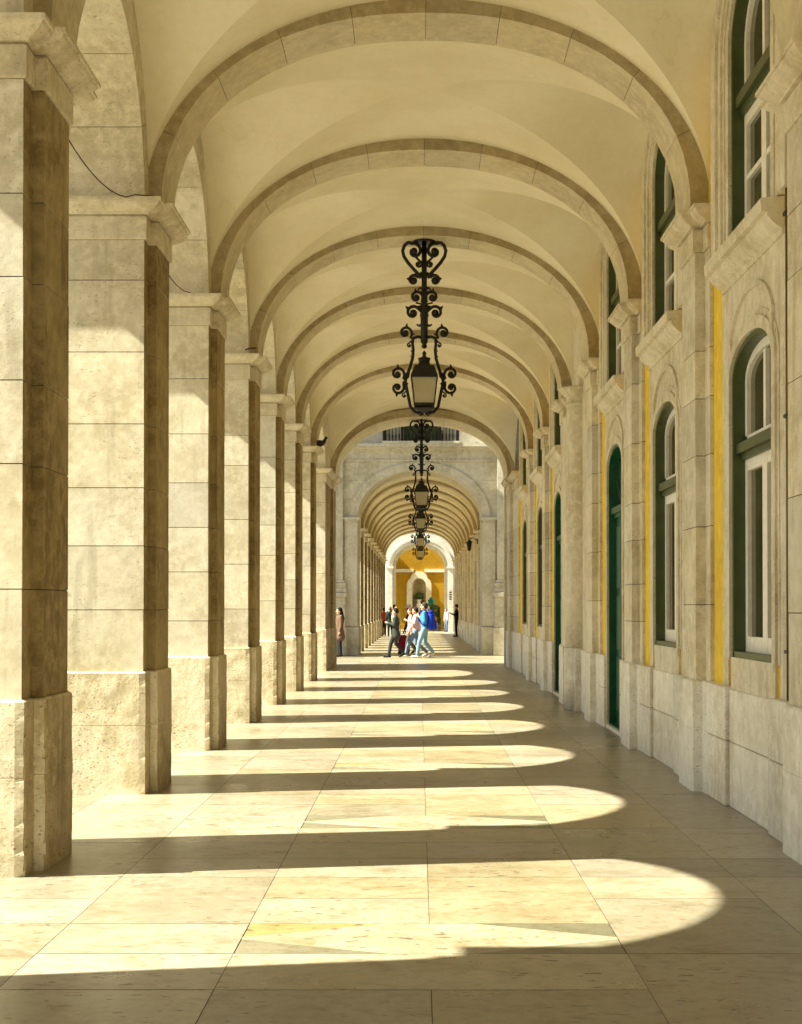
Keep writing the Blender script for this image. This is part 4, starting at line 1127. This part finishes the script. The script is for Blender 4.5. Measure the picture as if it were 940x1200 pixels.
# others
person("long haired woman in brown coat standing in the street gap beside the left end pier", (-2.58, 47.0, 0), R(200), 1.62, 0, (.012, .010, .010), ('coat', (.13, .075, .05)), (.02, .018, .018), (.02, .02, .02), longhair=True, coat=.30, female=True)
person("man in black standing alone by the right wall of the far arcade", (2.02, 79, 0), math.pi, 1.80, 0, (.01, .01, .01), ('jacket', (.012, .012, .013)), (.012, .012, .014), (.01, .01, .01), arms='one_up')
person("person in dark coat walking away at the left side of the far arcade", (-1.58, 78.5, 0), R(95), 1.68, .12, (.16, .12, .09), ('coat', (.025, .03, .028)), (.02, .02, .02), (.02, .02, .02), coat=.22)
person("blond person in a pale yellow top behind the group on the left", (-1.18, 74, 0), R(80), 1.66, .12, (.45, .30, .12), ('top', (.70, .58, .30)), (.10, .09, .08), (.1, .1, .1), female=True, longhair=True)
person("dark haired person in ochre jacket farther back on the left side", (-1.45, 84, 0), R(85), 1.80, .12, (.03, .02, .015), ('jacket', (.34, .2, .07)), (.05, .05, .05), (.03, .03, .03))
person("person in red top half hidden by the left piers of the far arcade", (-1.98, 81, 0), R(90), 1.60, 0, (.05, .03, .02), ('top', (.50, .06, .05)), (.03, .03, .03), (.03, .03, .03), female=True)
person("person in blue grey clothes standing in the far white gateway", (1.78, 95.5, 0), R(220), 1.55, 0, (.1, .07, .05), ('top', (.45, .42, .42)), (.10, .16, .26), (.1, .1, .1), female=True)

# ------------------------------------------------------------------ small things
# urn in the niche
un = empty("stone_urn", "weathered stone urn standing in the niche of the ochre wall", "urn", (ncx, YW+.12, 1.152))
m = MB(); m.box(-.16, .16, -.16, .16, 0, .12); m.build("base", [M['pale']], un)
m = MB(); m.lathe([(.10, .12), (.06, .2), (.05, .26), (.12, .36), (.19, .52), (.21, .66), (.16, .74), (.11, .80), (.10, .9), (.17, .98), (.20, 1.02), (.17, 1.04)], (0, 0, 0), 20); m.build("bowl", [M['pale']], un)
def leafball(mb, c, rx, rz, n, size=.05):
    for _ in range(n):
        while True:
            p = Vector((random.uniform(-1, 1), random.uniform(-1, 1), random.uniform(-1, 1)))
            if .25 < p.length < 1+random.uniform(-.15, .15): break
        q = Vector((c[0]+p.x*rx, c[1]+p.y*rx, c[2]+p.z*rz)); a = Vector((random.gauss(0, 1), random.gauss(0, 1), random.gauss(0, 1))).normalized(); b_ = a.orthogonal().normalized()
        s1 = size*random.uniform(.6, 1.3); mb.poly([q-a*s1, q-b_*s1*.45, q+a*s1, q+b_*s1*.45])
m = MB(); random.seed(5); leafball(m, (0, 0, 1.28), .30, .26, 420, .06); m.build("foliage", [M['leaf']], un, recalc=False)
# potted shrubs by the gateway
for i, (x, y, hh, lab) in enumerate(((.95, 101.5, 1.55, "left one of two slim potted evergreens before the ochre wall"), (1.35, 101.0, 1.7, "right one of two slim potted evergreens before the ochre wall"))):
    s_ = empty("potted_shrub", lab, "plant", (x, y, 0), group="potted evergreens at the gateway")
    m = MB(); m.lathe([(.13, 0), (.17, .35), (.19, .36), (.19, .40), (.15, .40)], (0, 0, 0), 14); m.build("pot", [M['rough']], s_)
    m = MB(); m.tube([(0, 0, .38), (0, 0, .7)], .02, 6); m.build("stem", [M['pipe']], s_)
    m = MB(); random.seed(30+i)
    for j in range(7): leafball(m, (0, 0, .5+j*(hh-.5)/7), .17*(1-j/11), .16, 110, .045)
    m.build("foliage", [M['leaf']], s_, recalc=False)
tr = empty("potted_tree", "taller dark leafy potted tree under the teal parasol by the ochre wall", "tree", (1.05, 103.5, 0))
m = MB(); m.lathe([(.2, 0), (.26, .45), (.28, .5), (.22, .5)], (0, 0, 0), 14); m.build("pot", [M['rough']], tr)
m = MB(); m.tube([(0, 0, .45), (.02, 0, 1.0), (0, .02, 1.5)], [.04, .03, .02], 7); m.build("trunk", [M['pipe']], tr)
m = MB(); random.seed(44); [leafball(m, (random.uniform(-.2, .2), random.uniform(-.2, .2), 1.35+random.uniform(-.3, .35)), .24, .22, 150, .06) for _ in range(6)]; m.build("crown", [M['leaf']], tr, recalc=False)
pa = empty("parasol", "closed teal parasol showing above the potted plants", "parasol", (.86, 104.3, 0))
m = MB(); m.tube([(0, 0, 0), (0, 0, 2.35)], .022, 8); m.build("pole", [M['iron']], pa)
m = MB(); m.lathe([(.20, 1.72), (.26, 1.78), (.22, 2.0), (.28, 2.08), (.06, 2.32), (.01, 2.36)], (0, 0, 0), 10); m.build("canopy", [M['teal']], pa)
# dangling dark sign flags at the right jamb of the gateway
hg = empty("hanging_ornament", "small dark banner chain hanging from the right jamb of the white gateway", "ornament", (2.1, 96.75, 2.1))
m = MB(); m.tube([(0, 0, 0), (0, 0, .62)], .008, 5); m.tube([(0, 0, .62), (0, .16, .66)], .012, 5); m.build("chain", [M['iron']], hg)
for i in range(4):
    m = MB(); m.box(-.10, .06, -.02, .02, .02+i*.15, .11+i*.15); o = m.build("tag_plate", [M['iron']], hg); bevel(o, .008)
# wall lantern on the right of the far arcade
wl = empty("wall_lantern", "small black wall lantern on a bracket high on the right side of the far arcade", "lantern", (B.pr-.02, YB0+.55, 3.95))
m = MB(); m.tube([(0, 0, .1), (-.12, 0, .22), (-.26, 0, .22), (-.3, 0, .16)], .016, 6); m.box(-.02, .02, -.06, .06, 0, .2); m.build("bracket", [M['iron']], wl)
m = MB(); m.lathe([(.02, .16), (.13, .06), (.12, .05)], (-.3, 0, 0), 6); m.lathe([(.10, .05), (.07, -.22), (.03, -.26)], (-.3, 0, 0), 6); m.build("lamp_head", [M['iron']], wl)
# pigeon on the cap of the seventh pier
pg = empty("pigeon", "dark pigeon perched on the capital of the seventh pier on the left", "bird", (-2.19, ypier[6]+.45, A.spring), R(25))
m = MB(); m.ball((0, 0, .12), .075, 12, 8, (1.6, .9, .9)); m.capsule((.09, 0, .15), (.13, 0, .22), .045, .028); m.ball((.145, 0, .245), .032, 10, 7); m.capsule((.17, 0, .243), (.20, 0, .238), .010, .004)
m.capsule((-.08, 0, .11), (-.24, 0, .06), .04, .02); m.capsule((.01, .03, .06), (.02, .03, .006), .008, .007, 6); m.capsule((.01, -.03, .06), (.02, -.03, .006), .008, .007, 6)
remeshed(m, "body", cloth("slate_feathers", (.03, .03, .035)), pg, .008, 1)
for sd in (1, -1):
    m = MB(); m.ball((-.02, sd*.06, .13), .07, 10, 6, (1.7, .25, .75)); m.build("wing", [cloth("slate_wing", (.045, .045, .05))], pg)
# cables between the pier tops
def cable(pts, label, r_=.005):
    m = MB(); m.tube(pts, r_, 5); return tag(m.build("cable", [cloth("dark_cable", (.05, .035, .02))]), label, "cable", "cables along the left piers")
def sag(a, b, d, n=14):
    a, b = Vector(a), Vector(b); return [a.lerp(b, i/n)-Vector((0, 0, d*4*(i/n)*(1-i/n))) for i in range(n+1)]
cz_ = A.spring+.008
cable(sag((A.cl-.10, ypier[0]+C1+.01, 4.95), (A.cl-.18, ypier[1]-.12, cz_), .10), "thin dark cable sagging from the nearest left pier to the second one")
cable(sag((A.cl-.10, ypier[1]+C1+.01, 4.95), (A.cl-.18, ypier[2]-.12, cz_), .10), "thin dark cable sagging from the second left pier to the third one")
cable([(A.cl+.05+.07*math.cos(t*.5), ypier[0]+.28+.10*math.sin(t*.5), A.spring+.02+.006*t) for t in range(12)], "coil of dark cable lying on top of the nearest left capital", .007)
cable([(A.cl-.18, ypier[1]-.125, cz_), (A.cl-.12, ypier[1]-.135, cz_-.02), (A.cl-.05, ypier[1]-.13, cz_+.002), (A.cl+.10, ypier[1]-.10, cz_)], "loose end of dark cable on the front edge of the second left capital", .005)
cable([(A.cl+.02+.08*math.cos(t*.5), ypier[3]+.1+.10*math.sin(t*.5), A.spring+.02+.007*t) for t in range(14)], "coil of dark cable on the capital of the fourth left pier", .009)
# brown downpipe by the nearest window
dp = empty("downpipe", "thin brown pipe clipped to the yellow wall between the nearest window and wall pier", "pipe", (A.wall-.028, ypier[0]+C1+.115, 0))
m = MB(); m.tube([(0, 0, .97), (0, 0, 4.68)], .024, 10); m.build("pipe", [M['pipe']], dp)
for z in (1.3, 2.9, 4.28):
    m = MB(); m.box(-.03, .028, -.045, .045, z-.012, z+.012); m.build("clip", [M['iron']], dp)
